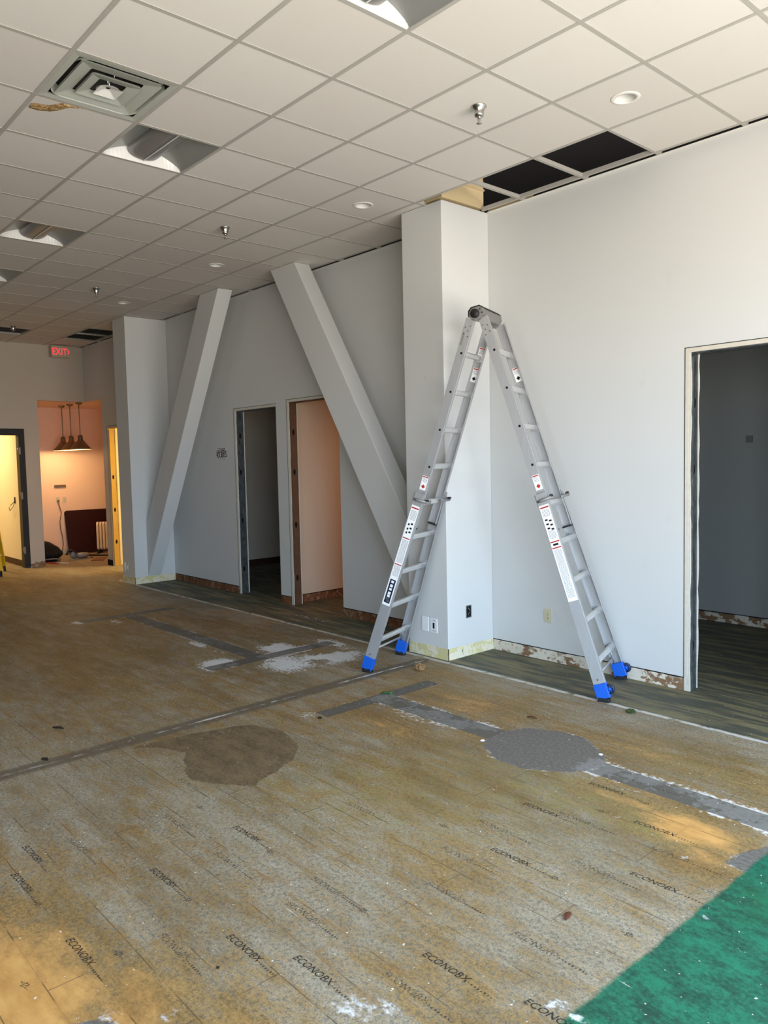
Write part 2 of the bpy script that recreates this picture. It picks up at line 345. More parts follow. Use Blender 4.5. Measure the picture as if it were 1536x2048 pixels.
def floor_mat():
    n = NT('worn_floor')
    fine = n.noise(55, 6, .72); mid = n.noise(11, 6, .7, (.55, 1, 1)); big = n.noise(1.7, 5, .6, (.7, 1.3, 1)); streak = n.noise(9, 5, .65, (.16, 1.3, 1))
    speck = n.noise(120, 3, .6); edge = n.noise(34, 5, .7); edge2 = n.noise(9, 4, .65)
    warm = n.attr('warm'); olive = n.attr('olive')
    xf = n.noise(150, 4, .7); grey_c = n.mix(n.step(n.math('ADD', n.math('MULTIPLY', fine, .6), n.math('MULTIPLY', xf, .4)), .36, .64), rgb(104, 97, 83), rgb(180, 170, 150))
    och_c = n.mix(n.step(n.math('ADD', n.math('MULTIPLY', fine, .6), n.math('MULTIPLY', xf, .4)), .36, .64), rgb(98, 79, 48), rgb(168, 139, 92))
    ora_c = n.mix(mid, rgb(178, 118, 50), rgb(222, 178, 112))
    f = n.math('ADD', n.math('MULTIPLY', mid, .85), n.math('ADD', n.math('MULTIPLY', big, .42), n.math('MULTIPLY', streak, .55)))
    f = n.math('ADD', f, n.math('MULTIPLY', fine, .95))
    f = n.math('ADD', f, n.math('MULTIPLY', warm, .5))
    f = n.math('ADD', f, n.math('MULTIPLY', olive, .10))
    c = n.mix(n.step(f, 1.27, 1.66), grey_c, och_c)
    c = n.mix(n.math('MULTIPLY', n.math('MULTIPLY', olive, .55), n.step(edge2, .3, .7)), c, rgb(134, 128, 78))
    c = n.mix(n.step(n.math('ADD', n.math('MULTIPLY', warm, .95), n.math('MULTIPLY', n.math('SUBTRACT', mid, .5), 1.0)), .42, .95), c, ora_c)
    var = n.noise(1.3, 5, .65, (.45, 1.5, 1), (2, 7, 0)); var2 = n.noise(4.5, 5, .65, (.5, 1.3, 1), (9, 1, 0))
    c = n.mul(n.step(n.math('ADD', n.math('MULTIPLY', var, .55), n.math('MULTIPLY', var2, .45)), .42, .62), c, (.74, .70, .63, 1))
    # rows of underlay planks
    br = n.n('TexBrick'); n.l(n.pos((1, 1, 1), (0.31, 3.712, 0)), br.inputs['Vector'])
    br.inputs['Scale'].default_value = 1.0; br.inputs['Brick Width'].default_value = .914; br.inputs['Row Height'].default_value = .152
    br.inputs['Mortar Size'].default_value = .0022; br.inputs['Mortar Smooth'].default_value = .2
    br.inputs['Color1'].default_value = (.94, .94, .94, 1); br.inputs['Color2'].default_value = (1, 1, 1, 1); br.inputs['Mortar'].default_value = (.9, .9, .9, 1)
    c = n.mul(.8, c, br.outputs['Color'])
    crack = n.math('MULTIPLY', br.outputs['Fac'], n.step(n.noise(4.5, 3, .6), .48, .58))
    c = n.mix(n.math('MULTIPLY', crack, .7), c, rgb(78, 64, 46))
    # stain haloes along plank edges
    br2 = n.n('TexBrick'); n.l(n.pos((1, 1, 1), (0.31, 3.712, 0)), br2.inputs['Vector'])
    br2.inputs['Scale'].default_value = 1.0; br2.inputs['Brick Width'].default_value = .914; br2.inputs['Row Height'].default_value = .152
    br2.inputs['Mortar Size'].default_value = .017; br2.inputs['Mortar Smooth'].default_value = 1.0
    halo = n.math('MULTIPLY', br2.outputs['Fac'], n.step(n.noise(3.2, 4, .7, (1, 1, 1), (4, 1, 0)), .45, .66))
    c = n.mix(n.math('MULTIPLY', n.math('MULTIPLY', halo, n.step(mid, .38, .62)), .62), c, rgb(140, 102, 56))
    c = n.mix(n.math('MULTIPLY', n.step(fine, .58, .72), .3), c, rgb(70, 58, 42))
    # dark planks by the wall
    dk = n.mix(n.step(streak, .42, .62), rgb(64, 70, 62), rgb(122, 114, 84)); dk = n.mix(n.math('MULTIPLY', n.step(n.noise(6, 4, .6, (.2, 2, 1)), .55, .7), .6), dk, rgb(84, 98, 76))
    bd = n.math('ADD', n.attr('band'), n.math('MULTIPLY', n.math('SUBTRACT', edge2, .5), .03))
    c = n.mix(n.math('MULTIPLY', n.step(n.math('MULTIPLY', bd, -1.0), -.01, .01), .88), c, dk)
    line = n.math('SUBTRACT', 1.0, n.step(n.math('ABSOLUTE', bd), .010, .030))
    c = n.mix(n.math('MULTIPLY', line, n.math('MULTIPLY', n.step(n.noise(5, 4, .7), .36, .5), .8)), c, rgb(206, 206, 200))
    # seam running out from the column
    sm = n.math('ADD', n.attr('seam'), n.math('MULTIPLY', n.math('SUBTRACT', edge2, .5), .05))
    c = n.mix(n.math('MULTIPLY', n.math('SUBTRACT', 1.0, n.step(sm, .05, .10)), .8), c, n.mix(fine, rgb(74, 66, 55), rgb(108, 98, 84)))
    c = n.mix(n.math('MULTIPLY', n.math('SUBTRACT', 1.0, n.step(sm, .004, .016)), n.math('MULTIPLY', n.step(n.noise(3, 4, .6), .40, .55), .8)), c, rgb(206, 204, 198))
    # brown cut patch
    bw = n.math('ADD', n.attr('brown'), n.math('MULTIPLY', n.math('SUBTRACT', edge2, .5), .07))
    c = n.mix(n.math('MULTIPLY', n.step(n.math('MULTIPLY', bw, -1.0), -.006, .006), .9), c, n.mix(n.step(n.math('ADD', n.math('MULTIPLY', mid, .5), n.math('MULTIPLY', fine, .5)), .38, .62), rgb(82, 68, 48), rgb(120, 102, 76)))
    # dark strips and grey levelling patch
    st = n.math('ADD', n.attr('strip'), n.math('MULTIPLY', n.math('SUBTRACT', edge, .5), .012))
    stm = n.step(n.math('MULTIPLY', st, -1.0), -.004, .004)
    c = n.mix(n.math('MULTIPLY', stm, .95), c, n.mix(fine, rgb(70, 68, 62), rgb(106, 103, 96)))
    gr = n.math('ADD', n.attr('grey'), n.math('MULTIPLY', n.math('SUBTRACT', edge2, .5), .06))
    grm = n.step(n.math('MULTIPLY', gr, -1.0), -.006, .006)
    c = n.mix(grm, c, n.mix(n.step(fine, .35, .7), rgb(92, 87, 81), rgb(120, 114, 107)))
    rim = n.math('MULTIPLY', n.math('SUBTRACT', 1.0, n.step(n.math('ABSOLUTE', gr), .004, .014)), n.step(edge, .5, .6))
    c = n.mix(n.math('MULTIPLY', n.math('MULTIPLY', rim, .6), n.step(n.noise(5, 4, .6), .45, .6)), c, rgb(206, 202, 196))
    # green coating, front right
    gn = n.math('ADD', n.attr('green'), n.math('MULTIPLY', n.math('SUBTRACT', edge2, .5), .03))
    gm = n.step(n.math('MULTIPLY', gn, -1.0), -.012, .012)
    gcol = n.mix(n.step(n.math('ADD', n.math('MULTIPLY', mid, .6), n.math('MULTIPLY', fine, .4)), .38, .62), rgb(2, 60, 46), rgb(16, 112, 84)); gcol = n.mix(n.math('MULTIPLY', n.step(big, .5, .7), .5), gcol, rgb(16, 86, 50))
    c = n.mix(n.math('MULTIPLY', gm, .95), c, gcol)
    # white adhesive residue, with a pale glow painted along the right strip
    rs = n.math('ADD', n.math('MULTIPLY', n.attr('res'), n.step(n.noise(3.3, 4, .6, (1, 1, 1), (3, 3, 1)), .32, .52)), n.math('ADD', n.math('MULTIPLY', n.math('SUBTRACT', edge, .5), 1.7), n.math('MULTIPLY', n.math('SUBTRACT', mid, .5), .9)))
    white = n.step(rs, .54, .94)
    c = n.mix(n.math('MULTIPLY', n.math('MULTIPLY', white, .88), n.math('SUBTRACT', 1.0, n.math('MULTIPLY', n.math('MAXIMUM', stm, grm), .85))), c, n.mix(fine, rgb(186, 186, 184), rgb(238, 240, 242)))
    # white chips and dark specks
    chips = n.step(n.noise(48, 2, .5, (1, 1, 1), (7, 3, 0)), .725, .745); ch2 = n.step(n.noise(15, 4, .65, (.6, 1.3, 1), (2, 9, 0)), .715, .75); ch3 = n.step(n.noise(22, 3, .6, (.12, 2.2, 1), (5, 2, 0)), .735, .765); chips = n.math('MAXIMUM', chips, ch3)
    c = n.mix(n.math('MULTIPLY', n.math('MAXIMUM', chips, ch2), .75), c, rgb(222, 218, 208))
    c = n.mix(n.math('MULTIPLY', n.step(n.noise(52, 3, .6, (.5, 1.2, 1), (1, 5, 0)), .70, .74), .75), c, rgb(44, 36, 30))
    rgh = n.math('ADD', .5, n.math('MULTIPLY', fine, .25))
    hgt = n.math('ADD', n.math('MULTIPLY', fine, .5), n.math('ADD', n.math('MULTIPLY', white, .8), n.math('SUBTRACT', n.math('MULTIPLY', grm, .6), br.outputs['Fac'])))
    return n.set(c, rgh, 0, .24, hgt, .0015, .7)
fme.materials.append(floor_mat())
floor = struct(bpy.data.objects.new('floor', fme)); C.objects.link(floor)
tag(floor, 'worn yellow-grey floor of old flooring residue with dark strips and a green corner')

def ink_mat(name, col, thr):
    n = NT(name); f = n.step(n.noise(160, 4, .7), thr, thr + .12); tr = n.n('BsdfTransparent'); mx = n.n('MixShader')
    n.set(col, .7, 0, .2); n.l(f, mx.inputs[0]); n.l(n.b.outputs[0], mx.inputs[1]); n.l(tr.outputs[0], mx.inputs[2]); n.l(mx.outputs[0], n.out.inputs[0])
    return n.m
INK1 = ink_mat('stamp_ink', rgb(50, 45, 40), .515); INK2 = ink_mat('faded_stamp_ink', rgb(72, 65, 56), .425)
st1 = text_mesh('stamped_lettering', 'ECONOBX', .042, INK1, 'LEFT', .25, .0003, .98); st2 = st1.copy(); st2.materials.clear(); st2.materials.append(INK2)
sub = MB()
for k in range(9):
    x = .012 * k * 1.15; sub.prism([(x, random.uniform(-.006, -.002)), (x + .008, -.005), (x + .009, random.uniform(.002, .006)), (x + .002, .004)], 0, .0001)
sub1 = sub.mesh('stamped_small_print', INK2)
mark = MB()
for k in range(7):
    a = random.choice((.9, 1.3, 2.2, .2)); p = Vector((.006 * k - .02, .004 * math.sin(k * 1.7), 0)); d = Vector((math.cos(a), math.sin(a), 0)) * .013; q = Vector((-d.y, d.x, 0)) * .13
    mark.prism([tuple((p + d + q)[:2]), tuple((p - d + q)[:2]), tuple((p - d - q)[:2]), tuple((p + d - q)[:2])], 0, .0001)
mark1 = mark.mesh('stamped_mark', INK1)
STRONG = [(-1.4, -4.22), (-1.18, -4.33), (-.8, -3.88), (-.55, -4.32), (-.16, -3.88), (.11, -3.77), (-.89, -3.42), (-.08, -2.24), (.01, -1.8), (.4, -2.02), (.1, -2.7), (.63, -2.44), (.41, -3.43), (.80, -3.36)]
FAINT = [(-1.33, -4.04), (-.18, -3.6), (-.73, -3.61), (-.34, -4.06), (-1.24, -3.61), (-.71, -2.87), (-.26, -3.42), (-1.59, -3.35), (.1, -2.2), (-.06, -2.85), (.55, -3.11), (.39, -3.6), (-.12, -2.54), (.41, -2.53), (.58, -2.19), (.1, -3.1), (.1, -1.61)]
MARKS = [(-.86, -4.33), (-.33, -4.22), (-.47, -3.88), (-.39, -4.52), (-1.19, -3.44), (.07, -3.42), (-.56, -3.43), (.24, -2.04), (.44, -2.7), (.35, -1.81), (-.19, -2.7), (.85, -2.82)]
for i, (x, y) in enumerate(STRONG):
    part('stamped_lettering', st1, floor, (x, y, .0008), (0, 0, .03))
    part('stamped_small_print', sub1, floor, (x + .195, y, .0008))
for x, y in FAINT:
    part('stamped_lettering', st2, floor, (x, y, .0008), (0, 0, .02)); part('stamped_small_print', sub1, floor, (x + .2, y, .0008))
mark1.materials.clear(); mark1.materials.append(INK2)
for x, y in MARKS: part('stamped_mark', mark1, floor, (x, y, .0008))

# ------------------------------------------------------------------ walls
DOORS = [(-10.84, -9.9, 2.40), (-6.61, -5.65, 2.425), (-5.39, -4.415, 2.455), (-.388, .60, 2.455)]     # openings in the long wall
WT = .13
m = MB(); x = -11.07
m.box((-11.85, WY, 2.92), (-11.07, WY + WT, H + .005))
for a, b, h in DOORS:
    m.box((x, WY, 0), (a, WY + WT, H + .005)); m.box((a, WY, h), (b, WY + WT, H + .005)); x = b
m.box((x, WY, 0), (XR, WY + WT, H + .005))
wall_back = struct(m.build('wall_back', M_WALL)); tag(wall_back, 'long pale painted wall with bare door openings and braces in front')
XF = -11.85
m = MB()
m.box((XF - WT, YF, 0), (XF, -2.12, H + .005)); m.box((XF - WT, -2.12, 2.42), (XF, -.99, H + .005))
m.box((XF - WT, -.99, 0), (XF, -.745, H + .005)); m.box((XF - WT, -.745, 2.92), (XF, WY + WT, H + .005))
wall_left = struct(m.build('wall_left', M_WALL2)); tag(wall_left, 'far end wall with a black framed doorway and the opening to the pink alcove')
m = MB()
ys = [YF] + [v for ab in WINDOWS for v in ab] + [WY + WT]
for i in range(0, len(ys), 2): m.box((XR, ys[i], 0), (XR + .15, ys[i + 1], H))
for a, b in WINDOWS: m.box((XR, a, 0), (XR + .15, b, WZ0)); m.box((XR, a, WZ1), (XR + .15, b, H))
struct(m.build('wall_right', M_WALL))
m = MB(); xs = [XF] + [v for ab in FILL_WINDOWS for v in ab] + [XR + .15]
for i in range(0, len(xs), 2): m.box((xs[i], YF - .15, 0), (xs[i + 1], YF, H))
for a, b in FILL_WINDOWS: m.box((a, YF - .15, 0), (b, YF, WZ0)); m.box((a, YF - .15, WZ1), (b, YF, H))
struct(m.build('wall_front', plain('taupe_paint', rgb(120, 112, 102), .7)))
M_MULL = plain('window_frame_metal', rgb(60, 58, 56), .4, .5, .5)
for i, (a, b) in enumerate(WINDOWS):
    w = struct(empty('window_%d' % (i + 1), (XR + .07, (a + b) / 2, WZ0))); hw = (b - a) / 2
    for z in (0, WZ1 - WZ0 - .05): MB().box((-.03, -hw, z), (.03, hw, z + .05)).build('rail', M_MULL, w)
    for y in (-hw, -.03, hw - .05): MB().box((-.03, y, .05), (.03, y + .05, WZ1 - WZ0 - .05)).build('mullion', M_MULL, w)
for i, (a, b) in enumerate(FILL_WINDOWS):
    w = struct(empty('window_%d' % (i + 4), ((a + b) / 2, YF - .07, WZ0))); hw = (b - a) / 2  # frame of the unseen window added for fill light
    for z in (0, WZ1 - WZ0 - .05): MB().box((-hw, -.03, z), (hw, .03, z + .05)).build('rail', M_MULL, w)
    for y in (-hw, -.03, hw - .05): MB().box((y, -.03, .05), (y + .05, .03, WZ1 - WZ0 - .05)).build('mullion', M_MULL, w)

# rooms behind the long wall
m = MB(); yb = WY + WT
m.box((-9.07, yb, 0), (-8.95, 3.3, 2.75))                 # side wall seen through the left bare doorway
m.box((-5.62, yb, 0), (-5.50, 3.3, 2.75)); m.box((-8.95, 3.3, 0), (-5.5, 3.42, 2.75)); m.box((-9.07, yb, 2.75), (-5.5, 3.42, 2.85))
struct(m.build('wall_storeroom', M_ROOM2))
m = MB(); m.box((-5.499, yb, 0), (-5.47, 3.3, 2.75)); m.box((-5.47, 3.3, 0), (-3.2, 3.42, 2.75)); m.box((-3.2, yb, 0), (-3.08, 3.42, 2.75)); m.box((-5.499, yb, 2.75), (-3.08, 3.42, 2.85))
struct(m.build('wall_middle_room', M_ROOM3))
m = MB(); m.box((-2.5, yb, 0), (-2.38, 2.54, 2.75)); m.box((-2.5, 2.54, 0), (3.2, 2.66, 2.75)); m.box((3.1, yb, 0), (3.2, 2.54, 2.75)); m.box((-2.5, yb, 2.75), (3.2, 2.66, 2.85))
struct(m.build('wall_dark_room', M_ROOM))
m = MB(); m.box((-10.98, yb, 0), (-10.88, 3.3, 2.75)); m.box((-10.98, 3.3, 0), (-9.07, 3.42, 2.75)); m.box((-10.98, yb, 2.75), (-9.07, 3.42, 2.85))
struct(m.build('wall_yellow_room', M_CREAM))
# alcove behind the corner opening and the lit room beyond the black door frame
m = MB(); XA = -13.5
m.box((XA - .1, -.95, 0), (XA, 3.3, 2.92)); m.box((XA, 3.2, 0), (-10.98, 3.3, 2.92)); m.box((-11.07, yb, 0), (-10.98, 3.3, 2.92))
m.box((XA, -.95, 2.92), (XF - WT, yb, 3.0)); m.box((XA, yb, 2.92), (-10.98, 3.3, 3.0)); m.box((XA, -.95, 0), (XF - WT, -.88, 2.92))
alc = struct(m.build('wall_alcove', M_PINK)); tag(alc, 'pink painted alcove wall behind the three pendant lamps')
m = MB(); m.box((-15.5, -1.05, 0), (XF - WT, -.951, 2.9)); m.box((-15.5, -4.2, 0), (-15.4, -1.05, 2.9)); m.box((-15.5, -4.3, 0), (XF - WT, -4.2, 2.9)); m.box((-15.5, -4.3, 2.9), (XF - WT, -.951, 3.0))
struct(m.build('wall_left_room', M_CREAM))
# plenum shell above the ceiling
m = MB(); m.box((-16, -9.5, 5.2), (4.6, 3.6, 5.3)); m.box((-16, 3.5, 3.0), (4.6, 3.6, 5.2)); m.box((-16, -9.5, H), (4.6, -9.4, 5.2)); m.box((4.5, -9.5, H), (4.6, 3.6, 5.2)); m.box((-16, -9.5, 3.0), (-15.9, 3.6, 5.2))
struct(m.build('ceiling_deck', M_DARK)); bpy.data.objects['ceiling_deck'].name = 'trim_1'
# bare strip where the wall base was removed
def baseboard(name, mat, segs, label):
    mm = MB()
    for a, b in segs: mm.box(a, b)
    return tag(struct(mm.build(name, mat)), label)
baseboard('baseboard_right', M_BASE_R, [((-2.236, WY - .002, 0), (-.388, WY + .004, .1)), ((.60, WY - .002, 0), (XR, WY + .004, .1))], 'torn white wall base with brown patches below the right wall')
baseboard('baseboard_left', M_BASE_L, [((-8.5, WY - .002, 0), (-6.61, WY + .004, .1)), ((-5.65, WY - .002, 0), (-5.39, WY + .004, .1)), ((-4.415, WY - .002, 0), (-2.722, WY + .004, .1))], 'bare brown wall base below the left part of the long wall')
baseboard('baseboard_column', M_BASE_P, [((-2.724, -.514, 0), (-2.234, -.508, .1)), ((-2.238, -.514, 0), (-2.234, WY - .002, .1))], 'white and yellow torn base of the near column')
baseboard('baseboard_far_column', M_BASE_P, [((-8.924, -.559, 0), (-8.493, -.553, .1)), ((-8.497, -.559, 0), (-8.493, WY - .002, .1))], 'white and yellow torn base of the far column')
baseboard('baseboard_storeroom', M_BROWNB, [((-8.95, yb, 0), (-8.944, 3.3, .1))], 'brown base of the storeroom wall')
baseboard('baseboard_middle_room', M_BASE_L, [((-5.47, yb, 0), (-5.464, 3.3, .1))], 'torn brown base of the middle room')
baseboard('baseboard_dark_room', M_BASE_R, [((-2.38, 2.532, 0), (3.1, 2.54, .1))], 'torn base of the dark room back wall')
baseboard('baseboard_left_room', M_BROWNB, [((-15.4, -1.056, 0), (XF - WT, -1.05, .11))], 'brown vinyl base in the yellow lit room')
baseboard('baseboard_alcove', M_DRY, [((XA, -.88, 0), (XA + .006, 3.2, .09))], 'pale bare strip at the bottom of the alcove wall')
baseboard('baseboard_pier', M_BASE_R, [((XF - .002, -.985, 0), (XF + .004, -.745, .09))], 'torn base of the narrow pier beside the black door frame')
MB().box((-11.07, WY - .012, 0), (-10.86, WY, .10)).build('baseboard_stub', M_BLACK)['kind'] = 'structure'

# ------------------------------------------------------------------ columns and braces
def column(x0, x1, y0, label):
    o = MB().box((x0, y0, 0), (x1, WY, H)).build('column', M_WALL, None, .006); return tag(o, label, 'column', 'drywall columns')
column(-2.722, -2.236, -.512, 'white boxed column behind the ladder, nearest of the two columns')
column(-8.922, -8.495, -.557, 'white boxed column at the far end beside the lit doorway')
def brace(xt, slope, y0, y1, xe, label):
    w = .462; zl, zr = H - (xe - xt) / slope, H - (xe - xt - w) / slope; o = MB()
    pts = [(xt, H), (xt + w, H), (xe, zr), (xe, zl)]
    if zr < 0: xf = xt + w + slope * H; pts = [(xt, H), (xt + w, H), (xf, 0), (xe, 0), (xe, zl)]
    o.add([(x, y0, z) for x, z in pts] + [(x, y1, z) for x, z in pts], [tuple(range(len(pts))), tuple(range(2 * len(pts) - 1, len(pts) - 1, -1))] + [(k, len(pts) + k, len(pts) + (k + 1) % len(pts), (k + 1) % len(pts)) for k in range(len(pts))])
    b = o.build('diagonal_brace', M_WALL, None, .005); return tag(b, label, 'brace', 'diagonal boxed braces')
brace(-5.065, .622, -.33, -.13, -2.7225, 'boxed diagonal brace leaning down to the near column behind the ladder')
brace(-6.63, -.615, -.36, -.16, -8.4945, 'boxed diagonal brace leaning down to the far column')
o = MB().box((-2.715, -.505, H + .02), (-2.236, .02, 4.75)).box((-2.236, -.505, H + .17), (-2.222, .02, H + .185)).build('column_head', M_BEIGE); tag(o, 'bare beige gypsum box above the near column in the open ceiling', 'beam')
o = MB().box((-2.236, .085, H + .006), (-1.75, .16, H + .012)).box((-2.236, .085, H + .012), (-1.75, .089, H + .05)).build('trim_2', M_BEIGE); struct(o)

# ------------------------------------------------------------------ ceiling
ceil = struct(MB().box((XF, WY - .022, H), (-2.73, WY, H + .003)).box((-2.23, WY - .022, H), (XR, WY, H + .003)).box((XF, YF, H), (XF + .022, WY - .022, H + .003)).build('ceiling', M_TRIM))
tag(ceil, 'suspended ceiling of square white tiles in a metal grid')
i0, i1, j0, j1 = -19, 6, -14, 0
for j in range(j0, j1 + 1):
    a = MB()
    if j == 0: a.box((XF, -.012, H), (-8.93, .012, H + .03)).box((-8.49, -.012, H), (-2.73, .012, H + .03)).box((-2.23, -.012, H), (XR, .012, H + .03))
    else: a.box((XF, j * T - .012, H), (XR, j * T + .012, H + .03))
    a.build('main_tee', M_TEE, ceil)
for i in range(i0, i1 + 1):
    x = i * T; cuts = [(YF, WY)]
    if -2.722 < x < -2.236: cuts = [(YF, -.515)]
    MB().box((x - .012, cuts[0][0], H + .0006), (x + .012, cuts[0][1], H + .0296)).build('cross_tee', M_TEE, ceil)
TROFFERS = [(-5, -5), (-1, -5), (-9, -5), (-12, -5)]
SKIP = set(TROFFERS) | {(-4, -6), (-3, -1), (-2, -1), (-4, -1), (-18, -3), (-18, -1), (-17, -1)}
DOWN = {(-1, -2): (-.296, -.92), (-5, -2): (-2.759, -.915), (-9, -2): (-5.225, -.915), (-13, -2): (-7.66, -.92)}
TZ = H + .0035; hs = T / 2 - .003
tile_me = MB().box((-hs, -hs, 0), (hs, hs, .016)).mesh('ceiling_tile', M_TILE)
def hole_tile(cx, cy, r=.074):
    mm = MB(); n = 32; vs = []
    for z in (0, .016):
        for k in range(n): a = 2 * math.pi * k / n; vs.append((cx + r * math.cos(a), cy + r * math.sin(a), z))
        for k in range(n):
            a = 2 * math.pi * k / n; c, s = math.cos(a), math.sin(a); q = max(abs(c), abs(s)); vs.append((hs * c / q, hs * s / q, z))
    fs = []
    for k in range(n):
        k2 = (k + 1) % n; fs += [(k, k2, n + k2, n + k), (2 * n + k, 3 * n + k, 3 * n + k2, 2 * n + k2), (n + k, n + k2, 3 * n + k2, 3 * n + k), (k, 2 * n + k, 2 * n + k2, k2)]
    return mm.add(vs, fs).mesh('ceiling_tile', M_TILE)
rest = MB(); stain_tile = None
for i in range(-20, 7):
    for j in range(-15, 0):
        if (i, j) in SKIP: continue
        cx, cy = (i + .5) * T, (j + .5) * T
        x0, x1, y0, y1 = i * T + .003, (i + 1) * T - .003, j * T + .003, (j + 1) * T - .003
        x0 = max(x0, XF + .004); x1 = min(x1, XR - .004); y0 = max(y0, YF + .004)
        if x1 - x0 < .03: continue
        if j < -8 or i > 1: rest.box((x0, y0, TZ), (x1, y1, TZ + .016)); continue
        if (i, j) in DOWN: me = hole_tile(DOWN[(i, j)][0] - cx, DOWN[(i, j)][1] - cy)
        elif x1 - x0 < .6: me = MB().box((x0 - cx, y0 - cy, 0), (x1 - cx, y1 - cy, .016)).mesh('ceiling_tile', M_TILE)
        else: me = tile_me
        t = part('ceiling_tile', me, ceil, (cx, cy, TZ))
        if (i, j) == (-5, -6): stain_tile = t
o = rest.build('ceiling_tile_field', M_TILE, ceil); o['kind'] = 'stuff'
# brown crust of a water stain at the corner of one tile
OUT = [(.098, -.275), (.092, -.223), (.125, -.161), (.165, -.130), (.199, -.113), (.253, -.088), (.268, -.058), (.296, -.026)]
INN = [(.170, -.285), (.187, -.255), (.195, -.213), (.215, -.185), (.240, -.169), (.285, -.140), (.283, -.097), (.300, -.026)]
def resample(P, n):
    out = []
    for k in range(n + 1):
        t = k / n * (len(P) - 1); q = min(int(t), len(P) - 2); f = t - q; out.append((P[q][0] * (1 - f) + P[q + 1][0] * f, P[q][1] * (1 - f) + P[q + 1][1] * f))
    return out
mm = MB(); vs = []; fs = []; n = 40; A_, B_ = resample(OUT, n), resample(INN, n); rs = random.Random(4)
for k in range(n + 1):
    for q in range(7):
        f = q / 6; jit = 0 if q in (0, 6) else rs.uniform(-.003, .003)
        vs.append((A_[k][0] * (1 - f) + B_[k][0] * f + jit, A_[k][1] * (1 - f) + B_[k][1] * f + jit, -.0004 - (.006 * math.sin(math.pi * f) * rs.uniform(.4, 1.3) if 0 < q < 6 else 0)))
for k in range(n):
    for q in range(6): fs.append((k * 7 + q, k * 7 + q + 1, k * 7 + q + 8, k * 7 + q + 7))
mm.add(vs, fs, True); st = mm.build('water_stain', M_STAIN, stain_tile); st['label'] = 'brown crusty water stain'

# recessed light troffers
def make_troffer(cell, label):
    cx, cy = (cell[0] + .5) * T, (cell[1] + .5) * T; e = T / 2 - .013; top = .095
    r = empty('light_fixture', (cx, cy, H + .002)); tag(r, label, 'light fixture', 'recessed square light fixtures')
    def prof(y):                                   # reflector height above the grid over the half width
        t = min(1, abs(y) / e); return .004 + top * math.cos(t * math.pi / 2) ** .8
    for s in (-1, 1):
        vs = []; fs = []; n = 14
        for k in range(n + 1):
            y = s * e * (1 - k / n * .78); z = prof(y); vs += [(-e, y, z), (e, y, z)]
        for k in range(n): fs.append((2 * k, 2 * k + 1, 2 * k + 3, 2 * k + 2) if s > 0 else (2 * k + 2, 2 * k + 3, 2 * k + 1, 2 * k))
        MB().add(vs, fs, True).build('reflector', M_REFL, r)
    for s in (-1, 1):
        vs = [(s * e, -e, 0), (s * e, e, 0)]; n = 20
        vs = [(s * e, e * (1 - 2 * k / n), 0.0) for k in range(n + 1)] + [(s * (e - .02), e * (1 - 2 * k / n), prof(e * (1 - 2 * k / n)) + .002) for k in range(n + 1)]
        fs = [(k, k + 1, n + 2 + k, n + 1 + k) for k in range(n)]
        MB().add(vs, fs).build('end_plate', M_FIX, r)
    vs = []; fs = []; n = 16; w = .118; L = e - .022
    for k in range(n + 1):
        a = math.pi * k / n; y = -w * math.cos(a); z = prof(w) + .004 - (prof(w) - .012) * math.sin(a) ** .7
        for xx in (-L, L): vs.append((xx, y, z))
    for k in range(n): fs.append((2 * k, 2 * k + 1, 2 * k + 3, 2 * k + 2))
    fs.append(tuple(2 * k for k in range(n + 1))); fs.append(tuple(2 * k + 1 for k in range(n, -1, -1)))
    b = MB().add(vs, fs[:-2], True); b.add(vs, fs[-2:]); b.build('perforated_basket', M_PERF, r)
    MB().box((-L, -.004, .0085), (L, .004, .011)).build('centre_seam', M_FIX, r)
    h = MB(); h.box((-e, -e, top + .012), (e, e, top + .02)); h.build('housing', M_FIX, r)
    return r
make_troffer((-1, -5), 'square recessed light fixture cut by the top edge of the picture')
make_troffer((-5, -5), 'square recessed light fixture just beyond the air diffuser')
make_troffer((-9, -5), 'square recessed light fixture third from the camera, copper glint on its basket')
make_troffer((-12, -5), 'square recessed light fixture farthest from the camera at the left edge')

# four way air diffuser
cx, cy = -3.5 * T, -5.5 * T
r = empty('air_diffuser', (cx, cy, H + .001)); tag(r, 'square stepped air diffuser in the ceiling beside the water stain', 'air vent')
e = T / 2 - .012
def cone_ring(a0, z0, a1, z1, rad=.03):
    P0, P1 = rrect(2 * a0, 2 * a0, rad * 1.0, 5), rrect(2 * a1, 2 * a1, max(.004, rad * a1 / a0), 5); n = len(P0)
    return [(x, y, z0) for x, y in P0] + [(x, y, z1) for x, y in P1], [(k, (k + 1) % n, n + (k + 1) % n, n + k) for k in range(n)]
fr = MB(); v, f = cone_ring(e, 0, .255, .004, .004); fr.add(v, f)
v, f = cone_ring(.255, .004, .235, .05, .08); fr.add(v, f, True)
fr.build('frame', M_DIFF, r)
v, f = cone_ring(.235, .05, .16, .17, .08); c1 = MB().add(v, f, True); c1.box((-.18, -.18, .17), (.18, .18, .175)); c1.build('duct_collar', plain('dark_duct', rgb(58, 56, 50), .7, .2), r)
for a0, z0, a1, z1 in ((.226, .000, .150, .016), (.140, -.006, .078, .010), (.066, -.014, .012, .010)):
    mm = MB(); v, f = cone_ring(a0, z0, a1, z1, .012); mm.add(v, f)
    v, f = cone_ring(a1, z1, a0, z0 + .012, .012); mm.add(v, f)
    mm.build('louvre_cone', M_DIFF if a0 > .1 else M_FIX, r)
MB().tube([(0, 0, .02), (0, 0, .16)], .005).tube([(-.03, .02, .03), (-.05, .04, .16)], .003).tube([(.03, .02, .03), (.05, .04, .16)], .003).build('hanger_rod', M_CHROME, r)

